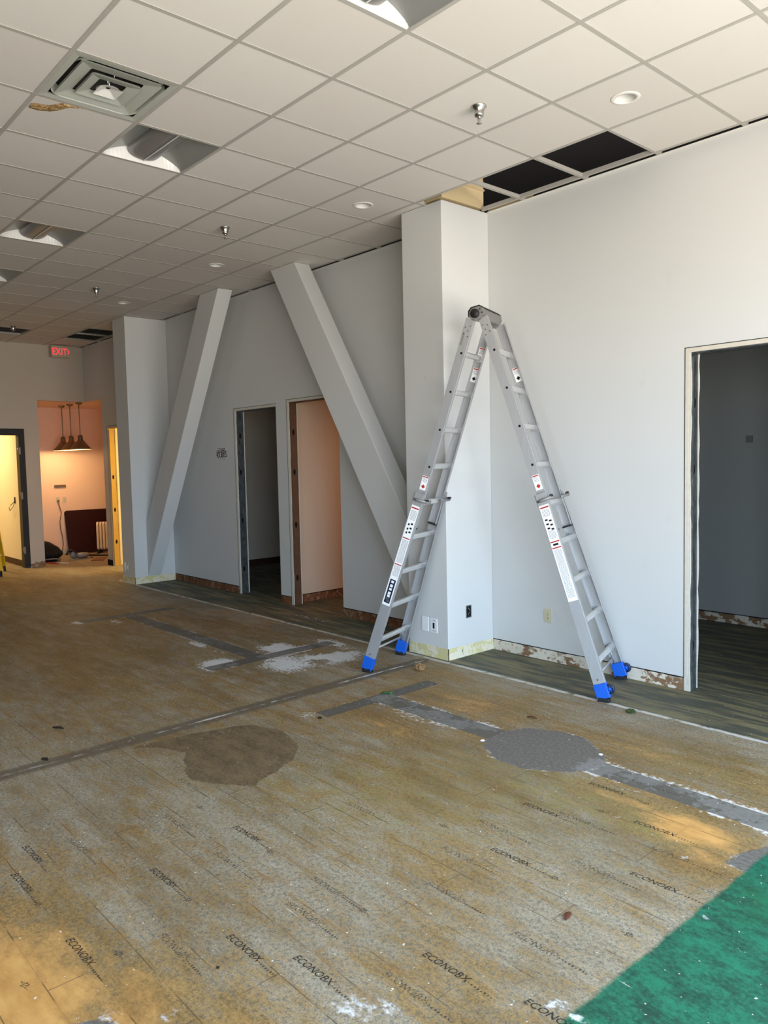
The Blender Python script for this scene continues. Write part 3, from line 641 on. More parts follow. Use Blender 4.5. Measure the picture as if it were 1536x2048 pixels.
# recessed downlights
def downlight(x, y, label):
    r = empty('downlight', (x, y, TZ)); tag(r, label, 'downlight', 'round recessed downlights')
    MB().lathe([(.071, .004), (.060, -.001), (.064, -.006), (.084, -.0035), (.088, -.0005), (.074, 0)], 40).build('trim_ring', M_TRIM, r)
    MB().lathe([(.0605, -.001), (.058, .03), (.05, .075), (.036, .095), (.0, .1)], 40).build('baffle', M_FIX, r)
    MB().lathe([(.0, .07), (.02, .072), (.034, .082), (.036, .095)], 24).build('lens', plain('frosted_lens', rgb(200, 198, 190), .3), r)
downlight(*DOWN[(-1, -2)], 'round recessed downlight at upper right, nearest the camera')
downlight(*DOWN[(-5, -2)], 'round recessed downlight above the near column')
downlight(*DOWN[(-9, -2)], 'round recessed downlight between the tops of the two braces')
downlight(*DOWN[(-13, -2)], 'round recessed downlight in the dim ceiling near the far column')

# fire sprinklers
def sprinkler(x, y, label):
    r = empty('sprinkler', (x, y, TZ)); tag(r, label, 'sprinkler', 'chrome fire sprinklers')
    MB().lathe([(.0, -.001), (.046, -.001), (.046, -.006), (.04, -.012), (.030, -.032), (.029, -.05), (.027, -.062), (.012, -.066), (.0, -.066)], 28).build('escutcheon', M_CHROME, r)
    MB().lathe([(.012, -.066), (.013, -.072), (.008, -.075), (.0, -.075)], 14).build('body', M_CHROME, r)
    MB().tube([(-.009, 0, -.072), (-.010, 0, -.09), (-.004, 0, -.1)], .0022, 6).tube([(.009, 0, -.072), (.010, 0, -.09), (.004, 0, -.1)], .0022, 6).build('frame_arm', M_CHROME, r)
    MB().lathe([(.0, -.103), (.016, -.102), (.017, -.104), (.0, -.106)], 16).build('deflector', M_HUB, r)
    MB().tube([(0, 0, -.074), (0, 0, -.101)], .0018, 6).build('glass_bulb', M_RED, r)
sprinkler(-.926, -1.533, 'chrome sprinkler hanging from a tile left of the nearest downlight')
sprinkler(-3.989, -1.523, 'chrome sprinkler in mid ceiling, second from the camera')
sprinkler(-7.043, -1.521, 'chrome sprinkler in the dim ceiling left of the far column')
sprinkler(-10.2, -1.56, 'chrome sprinkler beside the dark ceiling gap at the far left')

# return air grille
r = empty('return_grille', (-17 * T, -.5 * T, H + .002)); tag(r, 'long slatted return air grille in the ceiling near the exit sign', 'air vent')
fr = MB(); e = T - .013; q = T / 2 - .013
fr.box((-e, -q, 0), (e, -q + .03, .012)).box((-e, q - .03, 0), (e, q, .012)).box((-e, -q + .03, 0), (-e + .03, q - .03, .012)).box((e - .03, -q + .03, 0), (e, q - .03, .012)).box((-.02, -q + .03, 0), (.02, q - .03, .012))
fr.build('frame', M_DIFF, r)
sl = MB().add([(-.265, -.010, .002), (.265, -.010, .002), (.265, .008, .018), (-.265, .008, .018)], [(0, 1, 2, 3)]).mesh('slat', M_DIFF)
for sx in (-.305, .305):
    for k in range(12): part('slat', sl, r, (sx, -q + .05 + k * .043, 0))
MB().box((-e, -q, .03), (e, q, .034)).build('duct_back', M_BLACK, r)

# exit sign
r = empty('exit_sign', (-11.64, -.375, 3.762)); tag(r, 'red lit exit sign high on the far wall near the ceiling', 'exit sign')
MB().prism(rrect(.32, .2, .012), -.035, .02, Matrix(((0, 0, 1, 0), (1, 0, 0, 0), (0, 1, 0, 0), (0, 0, 0, 1)))).build('housing', plain('sign_housing', rgb(190, 176, 150), .5), r)
MB().box((-.21, -.03, -.03), (-.035, .03, .03)).build('mounting_arm', M_TRIM, r)
tm = text_mesh('lettering', 'EXIT', .125, emit('exit_red', (1, .03, .06, 1), 1.5), 'CENTER', 0, .001, 1.08)
RX = (math.pi / 2, 0, math.pi / 2)
part('lettering', tm, r, (.0215, -.022, -.005), RX).scale = (.95, 1.3, 1)
MB().add([(.0215, .118, .045), (.0215, .150, 0), (.0215, .118, -.045), (.0215, .118, -.022), (.0215, .134, 0), (.0215, .118, .022)], [(0, 5, 4, 1), (1, 4, 3, 2)]).build('arrow', bpy.data.materials['exit_red'], r)

# ------------------------------------------------------------------ bare door openings
def oval(w, h, n=12): return [(w / 2 * math.cos(2 * math.pi * k / n), h / 2 * math.sin(2 * math.pi * k / n)) for k in range(n)]
MYZ = Matrix(((0, 0, 1, 0), (1, 0, 0, 0), (0, 1, 0, 0), (0, 0, 0, 1)))          # local xy -> world yz, extruded along x
def bare_door(k, x0, x1, h, label, stud, holes=(.33, .98, 1.62, 2.1), right=True):
    d = struct(empty('door_%d' % k, (x0, WY, 0))); tag(d, label); w = x1 - x0
    MB().box((0, .010, 0), (.006, .118, h - .002)).box((.006, .012, 0), (.03, .016, h - .03)).build('metal_stud', stud, d)
    hm = MB().prism(oval(.034, .075), .0061, .0072, MYZ).mesh('punched_hole', M_BLACK)
    for z in holes: part('punched_hole', hm, d, (0, .062 + random.uniform(-.006, .006), z))
    for y0 in (-.001, .118):
        vs = []; n = 30                                                           # ragged torn board edge
        for q in range(n + 1):
            z = h * q / n; a = .010 + random.uniform(-.003, .006); vs += [(-.001, y0, z), (a, y0, z), (a, y0 + .0125, z), (-.001, y0 + .0125, z)]
        fs = [(4 * q + p, 4 * q + (p + 1) % 4, 4 * q + 4 + (p + 1) % 4, 4 * q + 4 + p) for q in range(n) for p in range(4)]
        MB().add(vs, fs).build('drywall_edge', M_DRY, d)
    MB().box((-.028, -.0025, 0), (-.001, 0, h + .03)).build('casing_ghost', M_DRY, d)
    MB().box((-.001, -.0025, h), (w + .02, 0, h + .03)).build('casing_ghost', M_DRY, d)
    MB().box((-.033, -.003, .1), (-.028, 0, h + .035)).box((-.028, -.003, h + .03), (w + .02, 0, h + .035)).build('paint_line', M_BLACK, d)
    MB().box((0, .012, h - .008), (w, .118, h - .001)).build('head_track', stud, d)
    if right: MB().box((w - .008, .010, 0), (w - .001, .118, h - .01)).build('metal_stud', stud, d)
    return d
M_GALV_Y = plain('stud_yellow_lit', rgb(214, 180, 96), .6, .1, .3, .08, 10)  # metal stud with the room's yellow light put into its colour
bare_door(1, *DOORS[1], 'left bare doorway with a grey metal stud jamb', M_GALV)
bare_door(2, *DOORS[2], 'middle bare doorway half hidden by the diagonal brace', plain('rusty_stud', rgb(120, 92, 70), .6, .3, .3, .25, 9))
bare_door(3, *DOORS[3], 'right bare doorway opening to the dark room', M_GALV)
bare_door(4, *DOORS[0], 'doorway beside the far column lit yellow from its room', M_GALV_Y, (.42, .98, 1.55))
# black steel frame of the far left doorway
d = struct(empty('door_5', (XF, -.99, 0))); tag(d, 'black steel door frame on the far wall around the yellow lit room')
MB().box((-WT - .01, -.10, 0), (.012, 0, 2.42)).build('jamb', M_BFRAME, d); MB().box((-WT - .01, -1.13, 0), (.012, -1.03, 2.42)).build('jamb', M_BFRAME, d)
MB().box((-WT - .01, -1.03, 2.31), (.012, -.10, 2.42)).build('head', M_BFRAME, d)
hg = MB().box((0, -.022, 0), (.01, .02, .12)).tube([(.014, -.022, 0), (.014, -.022, .12)], .009, 8).mesh('hinge', M_NICKEL)
for z in (.25, 1.2, 1.98): part('hinge', hg, d, (.012, -.095, z))

# ------------------------------------------------------------------ plates and signs on the walls
# each plate is built facing -Y around its own centre; rz turns it
def plate(name, loc, rz, label, cat, w=.075, h=.118, mat=M_WPLATE, style='duplex', group=None):
    r = empty(name, loc, (0, 0, rz)); tag(r, label, cat, group)
    XZ = Matrix(((1, 0, 0, 0), (0, 0, -1, 0), (0, 1, 0, 0), (0, 0, 0, 1)))
    MB().prism(rrect(w, h, .006), 0, .006, XZ).build('cover_plate', mat, r, .0015)
    if style == 'duplex':
        for z in (-.02, .02):
            MB().prism(rrect(.034, .028, .012), .006, .0085, XZ @ Matrix.Translation((0, z, 0))).build('receptacle', mat, r)
            s = MB()
            for sx in (-.0065, .0065): s.prism(rrect(.003, .009, .001, 1), .0085, .009, XZ @ Matrix.Translation((sx, z + .003, 0)))
            s.prism(oval(.006, .006, 8), .0085, .009, XZ @ Matrix.Translation((0, z - .008, 0))); s.build('slot', M_BLACK, r)
        MB().prism(oval(.006, .006, 10), .006, .0075, XZ).build('screw', M_NICKEL, r)
    elif style == 'data':
        MB().prism(rrect(.022, .05, .002), .006, .0065, XZ).build('port', M_BLACK, r)
        for z in (-.045, .045):
            s = MB()
            for sx in (-.017, 0, .017): s.prism(oval(.009, .009, 8), .006, .0066, XZ @ Matrix.Translation((sx, z, 0)))
            s.build('screw_hole', M_HUB, r)
    elif style == 'toggle':
        MB().box((-.012, -.016, -.03), (.012, -.006, .03)).build('rocker', M_BLACK if group is None else mat, r)
    return r
plate('wall_outlet', (-1.624, WY, .39), 0, 'ivory duplex outlet low on the right wall beside the ladder', 'outlet', mat=M_IVORY)
plate('blank_plate', (-2.508, -.512, .285), 0, 'blank white cover plate low on the near column, left of the data plate', 'cover plate', .08, .125, style='blank')
plate('data_plate', (-2.405, -.512, .283), 0, 'pale plate with a dark port low on the near column', 'cover plate', .08, .125, M_WPLATE, 'data')
plate('switch_plate', (-8.83, -.557, .235), 0, 'left one of two white plates low on the far column', 'outlet', .06, .13, style='toggle', group='plates on the far column')
plate('switch_plate', (-8.745, -.557, .235), 0, 'right one of two white plates low on the far column', 'outlet', .06, .13, M_IVORY, 'toggle', group='plates on the far column')
r = empty('junction_box', (-2.236, -.248, .392), (0, 0, math.pi / 2)); tag(r, 'open metal junction box in the bright side of the near column', 'junction box')
fr = MB().box((-.034, -.003, -.055), (-.027, 0, .055)).box((.027, -.003, -.055), (.034, 0, .055)).box((-.027, -.003, .047), (.027, 0, .055)).box((-.027, -.003, -.055), (.027, 0, -.047)); fr.build('box_rim', M_GALV, r)
MB().box((-.027, -.001, -.047), (.027, 0, .047)).build('box_hollow', M_BLACK, r)
MB().tube([(-.008, -.002, .035), (.010, -.006, .01), (.004, -.008, -.01), (-.010, -.004, -.02), (-.008, -.002, -.035)], .003, 6).build('wire', M_HUB, r)
plate('thermostat_plate', (-1.003, 2.54, 1.868), 0, 'small grey plate on the dim back wall seen through the right doorway', 'cover plate', .07, .07, M_HUB, 'blank')
# cashier sign
r = empty('cashier_sign', (-6.99, WY, 1.878)); tag(r, 'small white cashier sign with black characters left of the left bare doorway', 'sign')
MB().box((-.135, -.0015, -.088), (.135, 0, .088)).build('paper', plain('sign_paper', rgb(214, 210, 206), .6, 0, .2, .02), r)
t1 = text_mesh('lettering', 'CASHIER', .05, M_BINK, 'CENTER', 0, .0005); part('lettering', t1, r, (0, -.0018, .055), (math.pi / 2, 0, 0))
t2 = text_mesh('lettering', '\u6536\u9280S', .115, M_BINK, 'CENTER', 0, .0015); part('lettering', t2, r, (0, -.0018, -.015), (math.pi / 2, 0, 0))
sp = MB()
for k in range(5): sp.box((-.09 + k * .04, -.0018, -.078), (-.07 + k * .04, -.0015, -.072))
sp.build('small_print', M_HUB, r)
# small chips left by anchors on the near column
o = MB().prism([(0.012 * (1 + .5 * math.sin(k * 2.3)) * math.cos(k * .7), .016 * (1 + .4 * math.cos(k * 3.1)) * math.sin(k * .7)) for k in range(9)], 0, .0012, Matrix.Translation((-2.46, -.512, 2.435)) @ Matrix(((1, 0, 0, 0), (0, 0, -1, 0), (0, 1, 0, 0), (0, 0, 0, 1)))).build('wall_anchor_scar', M_DRY); tag(o, 'small chipped anchor scar high on the near column left of the ladder top', 'wall scar')

# ------------------------------------------------------------------ ladder
U = Vector((.93799816, .34664025, 0)); Wd = Vector((-.34664025, .93799816, 0)); LC = Vector((-1.6905, -.60125, 0))
lad = empty('step_ladder', LC, (0, 0, math.atan2(U.y, U.x)))
tag(lad, 'tall folding aluminium ladder with blue feet standing before the near column', 'ladder')
HZ, SP, SU = 2.82, .97, .04; LL = math.hypot(HZ, SP - SU); ce, se = HZ / LL, (SP - SU) / LL
def leg_frame(s):
    """local axes (n outward, w width, a down the leg) with the origin at the hinge"""
    return Matrix(((s * ce, 0, s * se, s * SU), (0, 1, 0, 0), (se, 0, -ce, HZ), (0, 0, 0, 1)))
def channel(mb, M, w0, w1, a0, a1, d, t, side, lip=.030, tf=.004):
    """C channel with its back at |w| (tapering from w0 to w1), flanges pointing inward"""
    for n0, n1, q0, q1 in ((-d / 2, d / 2, 0, t), (-d / 2, -d / 2 + tf, t, lip), (d / 2 - tf, d / 2, t, lip)):
        vs = []
        for a, w in ((a0, w0), (a1, w1)):
            for n_, q in ((n0, q0), (n1, q0), (n1, q1), (n0, q1)): vs.append((n_, side * (w - q), a))
        fs = [(0, 1, 2, 3), (7, 6, 5, 4), (0, 4, 5, 1), (1, 5, 6, 2), (2, 6, 7, 3), (3, 7, 4, 0)]
        if side * M.determinant() < 0: fs = [f[::-1] for f in fs]
        mb.add(vs, fs, False, M)
WI = .205; A_OUT0, A_END = (HZ - 1.47) / ce, (HZ - .075) / ce
def wo(a): return .229 + (.325 - .229) * (a - A_OUT0) / (LL - A_OUT0)      # half width of the flared outer section
RZ = [2.54, 2.253, 1.965, 1.678, 1.39]; RZ2 = [1.11, .825, .54, .255]
def rung_mesh(half, mat, name='rung'):
    prof = [(-.022, -.010), (-.016, -.016), (-.009, -.0125), (-.004, -.0165), (.004, -.0165), (.009, -.0125), (.016, -.016), (.022, -.010), (.022, .006), (.012, .014), (-.012, .014), (-.022, .006)]
    return prof
for s in (-1, 1):
    M = leg_frame(s)
    ori = Matrix.Identity(4)
    for side in (-1, 1):
        b = MB(); channel(b, M, WI, WI, .03, (HZ - 1.20) / ce, .072, .004, side); b.build('inner_rail', M_ALU, lad, .0012)
        b = MB(); channel(b, M, .229, wo(A_END), A_OUT0, A_END, .086, .004, side, .034); orail = b.build('outer_rail', M_ALU, lad, .0012)
        # black end cap of the inner rail
        a = (HZ - 1.20) / ce; MB().box((-.037, side * WI, a), (.037, side * (WI - .032), a + .012), M).build('end_cap', M_KNOB, lad)
        # blue foot with rubber sole
        ft = MB(); w = wo(A_END); aa = A_END - .055
        ft.box((-.047, side * (w + .006), aa), (.047, side * (w - .042), LL - .026), M); f_o = ft.build('foot', M_BLUE, lad, .004)
        pz = M @ Vector((0, side * (w - .018), LL - .03))
        MB().prism(rrect(.088, .05, .012), .0, .03, Matrix.Translation((s * (SP - .012), side * (w - .018), 0))).build('rubber_sole', M_RUB, f_o, .004)
        MB().prism(oval(.012, .012, 10), 0, .004, M @ Matrix.Translation((0, side * (w + .002), A_END - .085)) @ Matrix(((1, 0, 0, 0), (0, 0, side, 0), (0, 1, 0, 0), (0, 0, 0, 1)))).build('rivet', M_CHROME, lad)
        if s > 0:                                                  # transport wheels on the right hand section
            wl = empty('wheel', M @ Vector((.056, side * (w - .016) + .0, LL - .082)), (0, 0, 0), lad)
            MY = Matrix(((1, 0, 0, 0), (0, 0, -1, 0), (0, 1, 0, 0), (0, 0, 0, 1)))
            MB().lathe([(.026, -.013), (.035, -.012), (.038, 0), (.035, .012), (.026, .013)], 28, MY).build('tyre', M_DBLUE, wl)
            sp = MB().lathe([(.0, -.0125), (.009, -.0125), (.009, .0125), (.0, .0125)], 12, MY)
            for k in range(8):
                a = k * math.pi / 4; sp.box((-.0022, -.009, 0), (.0022, .009, .028), Matrix.Rotation(a, 4, 'Y'))
            sp.build('spokes', M_BLUE, wl)
            MB().lathe([(.0, -.002), (.027, -.002), (.027, .002), (.0, .002)], 20, MY).build('disc', M_DBLUE, wl)
        # lock lever hooking through the top of the outer rail
        lk = MB(); a = A_OUT0 + .055
        lk.tube([(-.075 if s < 0 else .075, side * .236, a - .004), (0.0, side * .246, a), (.036 if s < 0 else -.036, side * .24, a + .002)], [.012, .013, .009], 10, M)
        lk.tube([(s * -.0 + (.072 if s > 0 else -.072), side * .236, a), (.07 * s, side * .15, a + .003), (.05 * s, side * .10, a + .004)], [.012, .010, .008], 10, M)
        lk.build('lock_lever', M_HUB, lad)
        MB().tube([(s * .073, side * .243, a - .014), (s * .073, side * .205, a - .014)], .0105, 10, M).build('lock_pad', M_KNOB, lad)
        MB().tube([(s * -.043, side * (.226), A_OUT0 + .005), (s * -.043, side * .2265, A_OUT0 + .09)], .004, 6, M).build('guide_strip', M_KNOB, lad)
        # black lock holes of the inner rail
        MF = Matrix(((1, 0, 0, 0), (0, 0, side, 0), (0, 1, 0, 0), (0, 0, 0, 1)))
        for z in RZ[:-1]: MB().prism(oval(.019, .019, 12), 0, .0008, M @ Matrix.Translation((.006 * s, side * WI, (HZ - z) / ce)) @ MF).build('lock_hole', M_BLACK, lad)
        for n_, a in ((-.02, .085), (.016, .10), (-.008, .125), (.02, .15), (-.018, .165)): MB().prism(oval(.011, .011, 8), 0, .003, M @ Matrix.Translation((n_, side * WI, a)) @ MF).build('rivet', M_CHROME, lad)
    prof = rung_mesh(0, None)
    # rung profile: tread faces outward (n), kept level with the floor
    for z in RZ + RZ2:
        a = (HZ - z) / ce; hw = (WI if z > 1.2 else wo(a)) - .005
        if z == 1.39: hw = WI - .005
        vs = []; k = len(prof)
        for y in (-hw, hw):
            for pn, pt in prof: vs.append((pt * s * -1 * 1.0, y, pn))
        # profile axes: first along the leg direction, second outward
        vs2 = [M @ Vector((-(p[0]) * (1 if s < 0 else -1), p[1], a + p[2])) for p in vs]
        fs = [tuple(range(k - 1, -1, -1)), tuple(range(k, 2 * k))] + [(q, (q + 1) % k, k + (q + 1) % k, k + q) for q in range(k)]
        bm = bmesh.new(); bv = [bm.verts.new(p) for p in vs2]
        for f in fs: bm.faces.new([bv[q] for q in f])
        bmesh.ops.recalc_face_normals(bm, faces=bm.faces); me = bpy.data.meshes.new('rung'); bm.to_mesh(me); bm.free(); me.materials.append(M_ALU2)
        o = part('rung', me, lad)
        if z in RZ2 and z != RZ2[0]:
            for q in (-1, 1): MB().box((-.016, q * (hw + .001), a + .018), (.016, q * (hw - .03), a + .03), M).build('rung_bracket', M_ALU, lad)
    # thin brace bar and gussets below the lowest rung
    a = (HZ - .165) / ce; w = wo(a) - .004
    MB().tube([(-.02 * s, -w, a), (-.02 * s, w, a)], .009, 8, M).build('brace_bar', M_ALU2, lad)
    for side in (-1, 1): MB().tube([(.0, side * (w - .09), a - .09), (-.018 * s, side * (w - .012), a + .05)], .006, 6, M).build('gusset', M_ALU, lad)
# hinges
MXZ = Matrix(((1, 0, 0, 0), (0, 0, -1, 0), (0, 1, 0, 0), (0, 0, 0, 1)))
for side in (-1, 1):
    hub = MB(); P = [(.050, .044), (.058, .0), (.036, -.042), (.006, -.054), (-.034, -.046), (-.060, -.016), (-.060, .026), (-.040, .048), (.022, .060)]
    hub.prism(P, -.017, .017, Matrix.Translation((0, side * .188, HZ)) @ MXZ); h = hub.build('hinge_hub', M_HUB, lad, .003)
    cv = MB(); Q = [(.024, .066), (-.044, .054), (-.066, .028), (-.066, -.018)]
    Q2 = [(-.058, -.016), (-.058, .024), (-.038, .046), (.022, .058)]
    cv.prism(Q + Q2, -.021, .021, Matrix.Translation((0, side * .188, HZ)) @ MXZ); cv.build('hinge_cover', M_KNOB, h)
    kn = MB().lathe([(.0, .0), (.034, .0), (.034, .016), (.030, .022), (.0, .022)], 24, Matrix.Translation((-.010, side * .205, HZ + .004)) @ Matrix(((1, 0, 0, 0), (0, 0, side, 0), (0, 1, 0, 0), (0, 0, 0, 1)))); kn.build('lock_knob', M_KNOB, h)
    for px_, pz_ in ((.028, .034), (.044, .008)): MB().prism(oval(.012, .012, 8), 0, .002, Matrix.Translation((px_, side * .205, HZ + pz_)) @ Matrix(((1, 0, 0, 0), (0, 0, side, 0), (0, 1, 0, 0), (0, 0, 0, 1)))).build('rivet', M_KNOB, h)
# bar joining the two hinges, with a black cover along its top
tb = MB(); P = [(.046, .042), (.052, .0), (.044, -.032), (-.03, -.036), (-.055, -.01), (-.055, .024), (-.036, .044), (.020, .056)]
tb.prism(P, -.171, .171, Matrix.Translation((0, 0, HZ)) @ MXZ); tb.build('top_bar', M_HUB, lad, .003)
tb = MB(); P = [(.052, .046), (.024, .066), (.0, .062)]
P2 = [(.0, .054), (.022, .058), (.048, .042)]
tb.prism(P + P2, -.208, .208, Matrix.Translation((0, 0, HZ)) @ MXZ); tb.build('top_cover', M_KNOB, lad)
# stickers: thin plates on the rails, made in the leg frame
def text_rows(a0, a1, wid, pitch=.009, kind='ink'):
    out = []; a = a0
    while a < a1 - pitch * .5:
        x = -wid / 2 + .006
        while x < wid / 2 - .01:
            l = random.uniform(.006, .016); out.append((kind, x, min(x + l, wid / 2 - .005), a, a + pitch * .45)); x += l + .003
        a += pitch
    return out
def joined_sticker(s, side, w0, w1, a0, a1, wid, groups, inner=False):
    """one sticker, its print joined by ink colour"""
    M = leg_frame(s); sg = -side if inner else side
    def quad(mb, n0, n1, b0, b1, lift):
        vs = []
        for b in (b0, b1):
            w = w0 + (w1 - w0) * (b - a0) / (a1 - a0)
            for n_ in (n0, n1): vs.append((n_, side * w + sg * lift, b))
        mb.add(vs, [(0, 1, 3, 2)], False, M)
    b = MB(); quad(b, -wid / 2, wid / 2, a0, a1, .0012); st = b.build('sticker', M_STICK, lad)
    for kind in ('red', 'navy', 'ink', 'black', 'white'):
        its = [g for g in groups if g[0] == kind]
        if not its: continue
        mat = {'red': M_RED, 'navy': M_NAVY, 'ink': M_INK, 'black': M_BINK, 'white': M_STICK}[kind]
        if kind in ('red', 'navy'):
            for _, n0, n1, b0, b1 in its:
                b = MB(); quad(b, n0, n1, b0, b1, .0019); b.build('sticker_bar', mat, st)
            continue
        b = MB()
        for _, n0, n1, b0, b1 in its: quad(b, n0, n1, b0, b1, .0026 if kind == 'white' else .0019)
        b.build('sticker_print', mat, st)['kind'] = 'stuff'
def za(z): return (HZ - z) / ce
def wof(z): return wo(za(z)) + .0005
# near left leg: long instruction sticker and the dark name plate
g = [('red', -.032, .032, za(1.355), za(1.345)), ('red', -.032, .032, za(1.115), za(1.107)), ('red', -.032, .032, za(.902), za(.894))]
g += text_rows(za(1.33), za(1.25), .066) + text_rows(za(1.095), za(.915), .066, .008) + text_rows(za(.885), za(.80), .066)
for z in (1.235, 1.20, 1.17): g += [('black', -.022, -.004, za(z), za(z - .014)), ('black', .006, .02, za(z - .008), za(z - .024))]
g += [('navy', -.026, .026, za(.775), za(.585))]
for q, z in enumerate((.765, .735, .705, .675, .650)): g += [('white', -.012, .012, za(z), za(z - .018 - .004 * (q % 2)))]
g += [('ink', -.016, .016, za(.625), za(.595))]
joined_sticker(-1, -1, wof(1.37), wof(.565), za(1.37), za(.565), .072, g)
# near right leg
g = [('red', -.032, .032, za(1.372), za(1.362)), ('red', -.034, .034, za(1.125), za(1.117)), ('red', -.034, .034, za(1.082), za(1.074))]
g += text_rows(za(1.35), za(1.30), .066) + text_rows(za(1.20), za(1.14), .066) + text_rows(za(1.065), za(.72), .066, .008)
for z in (1.285, 1.255, 1.225): g += [('black', -.024, -.004, za(z), za(z - .012)), ('black', .004, .024, za(z - .010), za(z - .022))]
g += [('black', -.02, .02, za(1.108), za(1.094))]
joined_sticker(1, -1, wof(1.385), wof(.70), za(1.385), za(.70), .074, g)
# warning stickers on the inner rails
def warn(s, side, z, inner, dia='black'):
    M = leg_frame(s); g = [('red', -.024, .024, za(z), za(z - .008))] + text_rows(za(z - .014), za(z - .05), .05, .009)
    w = WI - (.004 if inner else 0)
    joined_sticker(s, side, w, w, za(z + .004), za(z - .105), .054, g, inner)
    sg = -side if inner else side; a = za(z - .078)
    MB().add([(-.017, side * w + sg * .0026, a), (0, side * w + sg * .0026, a - .017), (.017, side * w + sg * .0026, a), (0, side * w + sg * .0026, a + .017)], [(0, 1, 2, 3)], False, M).build('warning_diamond', M_BINK if dia == 'black' else M_RED, lad)
warn(-1, -1, 1.60, False, 'red'); warn(1, -1, 1.60, False, 'red')
warn(-1, 1, 2.62, True); warn(-1, 1, 2.46, True); warn(1, 1, 2.44, True)
MB().prism(rrect(.014, .1, .006), 0, .0008, leg_frame(-1) @ Matrix.Translation((.018, -WI, za(2.64))) @ Matrix(((1, 0, 0, 0), (0, 0, -1, 0), (0, 1, 0, 0), (0, 0, 0, 1)))).build('rail_slot', M_HUB, lad)

# ------------------------------------------------------------------ alcove: pendants and things on its floor
MP = NT('lamp_bulb'); MP.set((1, .9, .7, 1), .4); MP.put(MP.b.inputs['Emission Color'], (1, .72, .38, 1)); MP.b.inputs['Emission Strength'].default_value = 30
M_SHIN = plain('shade_lining', rgb(240, 226, 204), .4)
def pendant(x, y, label):
    r = empty('pendant_lamp', (x, y, 2.92)); tag(r, label, 'pendant lamp', 'pendant lamps in the alcove')
    MB().lathe([(.0, 0), (.06, 0), (.062, -.012), (.035, -.035), (.012, -.045), (.0, -.045)], 24).build('canopy', M_NICKEL, r)
    MB().tube([(0, 0, -.04), (0, 0, -.60)], .008, 8).build('rod', M_NICKEL, r)
    MB().lathe([(.012, -.59), (.04, -.60), (.045, -.66), (.048, -.69), (.06, -.70), (.175, -.835), (.185, -.845), (.185, -.86), (.182, -.86)], 32).build('shade', M_NICKEL, r)
    MB().lathe([(.182, -.858), (.172, -.834), (.058, -.703), (.0, -.70)], 32).build('shade_lining', M_SHIN, r)
    MB().lathe([(.0, -.715), (.015, -.72), (.018, -.74), (.032, -.78), (.03, -.81), (.015, -.826), (.0, -.829)], 16).build('bulb', MP.m, r)
    l = bpy.data.lights.new('pendant_light', 'POINT'); l.energy = 17; l.color = (1.0, .66, .30); l.shadow_soft_size = .03
    lo = bpy.data.objects.new('pendant_light', l); C.objects.link(lo); lo.parent = r; lo.location = (0, 0, -.845)
pendant(-12.92, .04, 'left metal pendant lamp of the row in the alcove')
pendant(-12.5, .045, 'middle metal pendant lamp, partly hidden between the other two')
pendant(-12.08, .06, 'right metal pendant lamp, nearest of the row')
# maroon tabletop leaning on the back wall
tb = MB(); Mt = Matrix.Translation((XA + .19, .64, .0)) @ Matrix.Rotation(math.radians(-11), 4, 'Y') @ MYZ @ Matrix.Translation((0, .45, 0))
tb.prism(rrect(.92, .86, .05), 0, .03, Mt); o = tb.build('tabletop', M_MAR, None, .004); tag(o, 'dark maroon tabletop leaning against the pink alcove wall', 'tabletop')
# oil filled radiator
r = empty('radiator', (-12.98, .80, 0), (0, 0, .9)); tag(r, 'white ribbed oil heater standing beside the maroon tabletop', 'heater')
M_HEAT = plain('heater_enamel', rgb(228, 206, 176), .35, 0, .5)
fin = MB().prism(rrect(.15, .56, .05), -.02, .02, MYZ @ Matrix.Translation((0, .35, 0))).mesh('fin', M_HEAT)
for k in range(5): f_ = part('fin', fin, r, (-.13 + k * .06, 0, 0)); b = f_.modifiers.new('bevel', 'BEVEL'); b.width = .012; b.segments = 2
MB().box((.135, -.06, .12), (.19, .06, .6)).build('control_panel', M_HEAT, r, .01)
for x in (-.12, .12): MB().box((x - .02, -.13, 0.0), (x + .02, .13, .05)).box((x - .012, -.03, .05), (x + .012, .03, .1)).build('foot', M_RUB, r)
MB().tube([(.2, -.02, .3), (.24, -.03, .15), (.2, .0, .05), (.26, .1, .015)], .006, 6).build('power_cord', M_CORD, r)
# outlets and cord on the alcove wall
plate('wall_outlet', (XA, .08, 1.09), math.pi / 2, 'left outlet on the pink alcove wall with a cord plugged in', 'outlet', mat=M_IVORY, group='alcove outlets')
plate('wall_outlet', (XA, .21, 1.09), math.pi / 2, 'right outlet on the pink alcove wall without a cord', 'outlet', mat=M_IVORY, group='alcove outlets')
o = MB().box((XA + .009, .06, 1.05), (XA + .035, .10, 1.09)).tube([(XA + .03, .08, 1.05), (XA + .03, .10, .95), (XA + .03, .13, .84), (XA + .03, .09, .66), (XA + .03, .10, .5), (XA + .025, .13, .35), (XA + .03, .135, .2), (XA + .03, .11, .09), (XA + .05, .09, .012)], .008, 7).build('hanging_lead', M_CORD); tag(o, 'grey cord hanging from the left alcove outlet down to the floor', 'cord')
o = MB().box((XA, .02, 1.345), (XA + .03, .25, 1.352)).box((XA, .02, 1.352), (XA + .006, .25, 1.39)).box((XA, .02, 1.385), (XA + .012, .25, 1.39)).build('wall_bracket', M_NICKEL); tag(o, 'narrow metal bracket on the pink wall above the outlets', 'bracket')
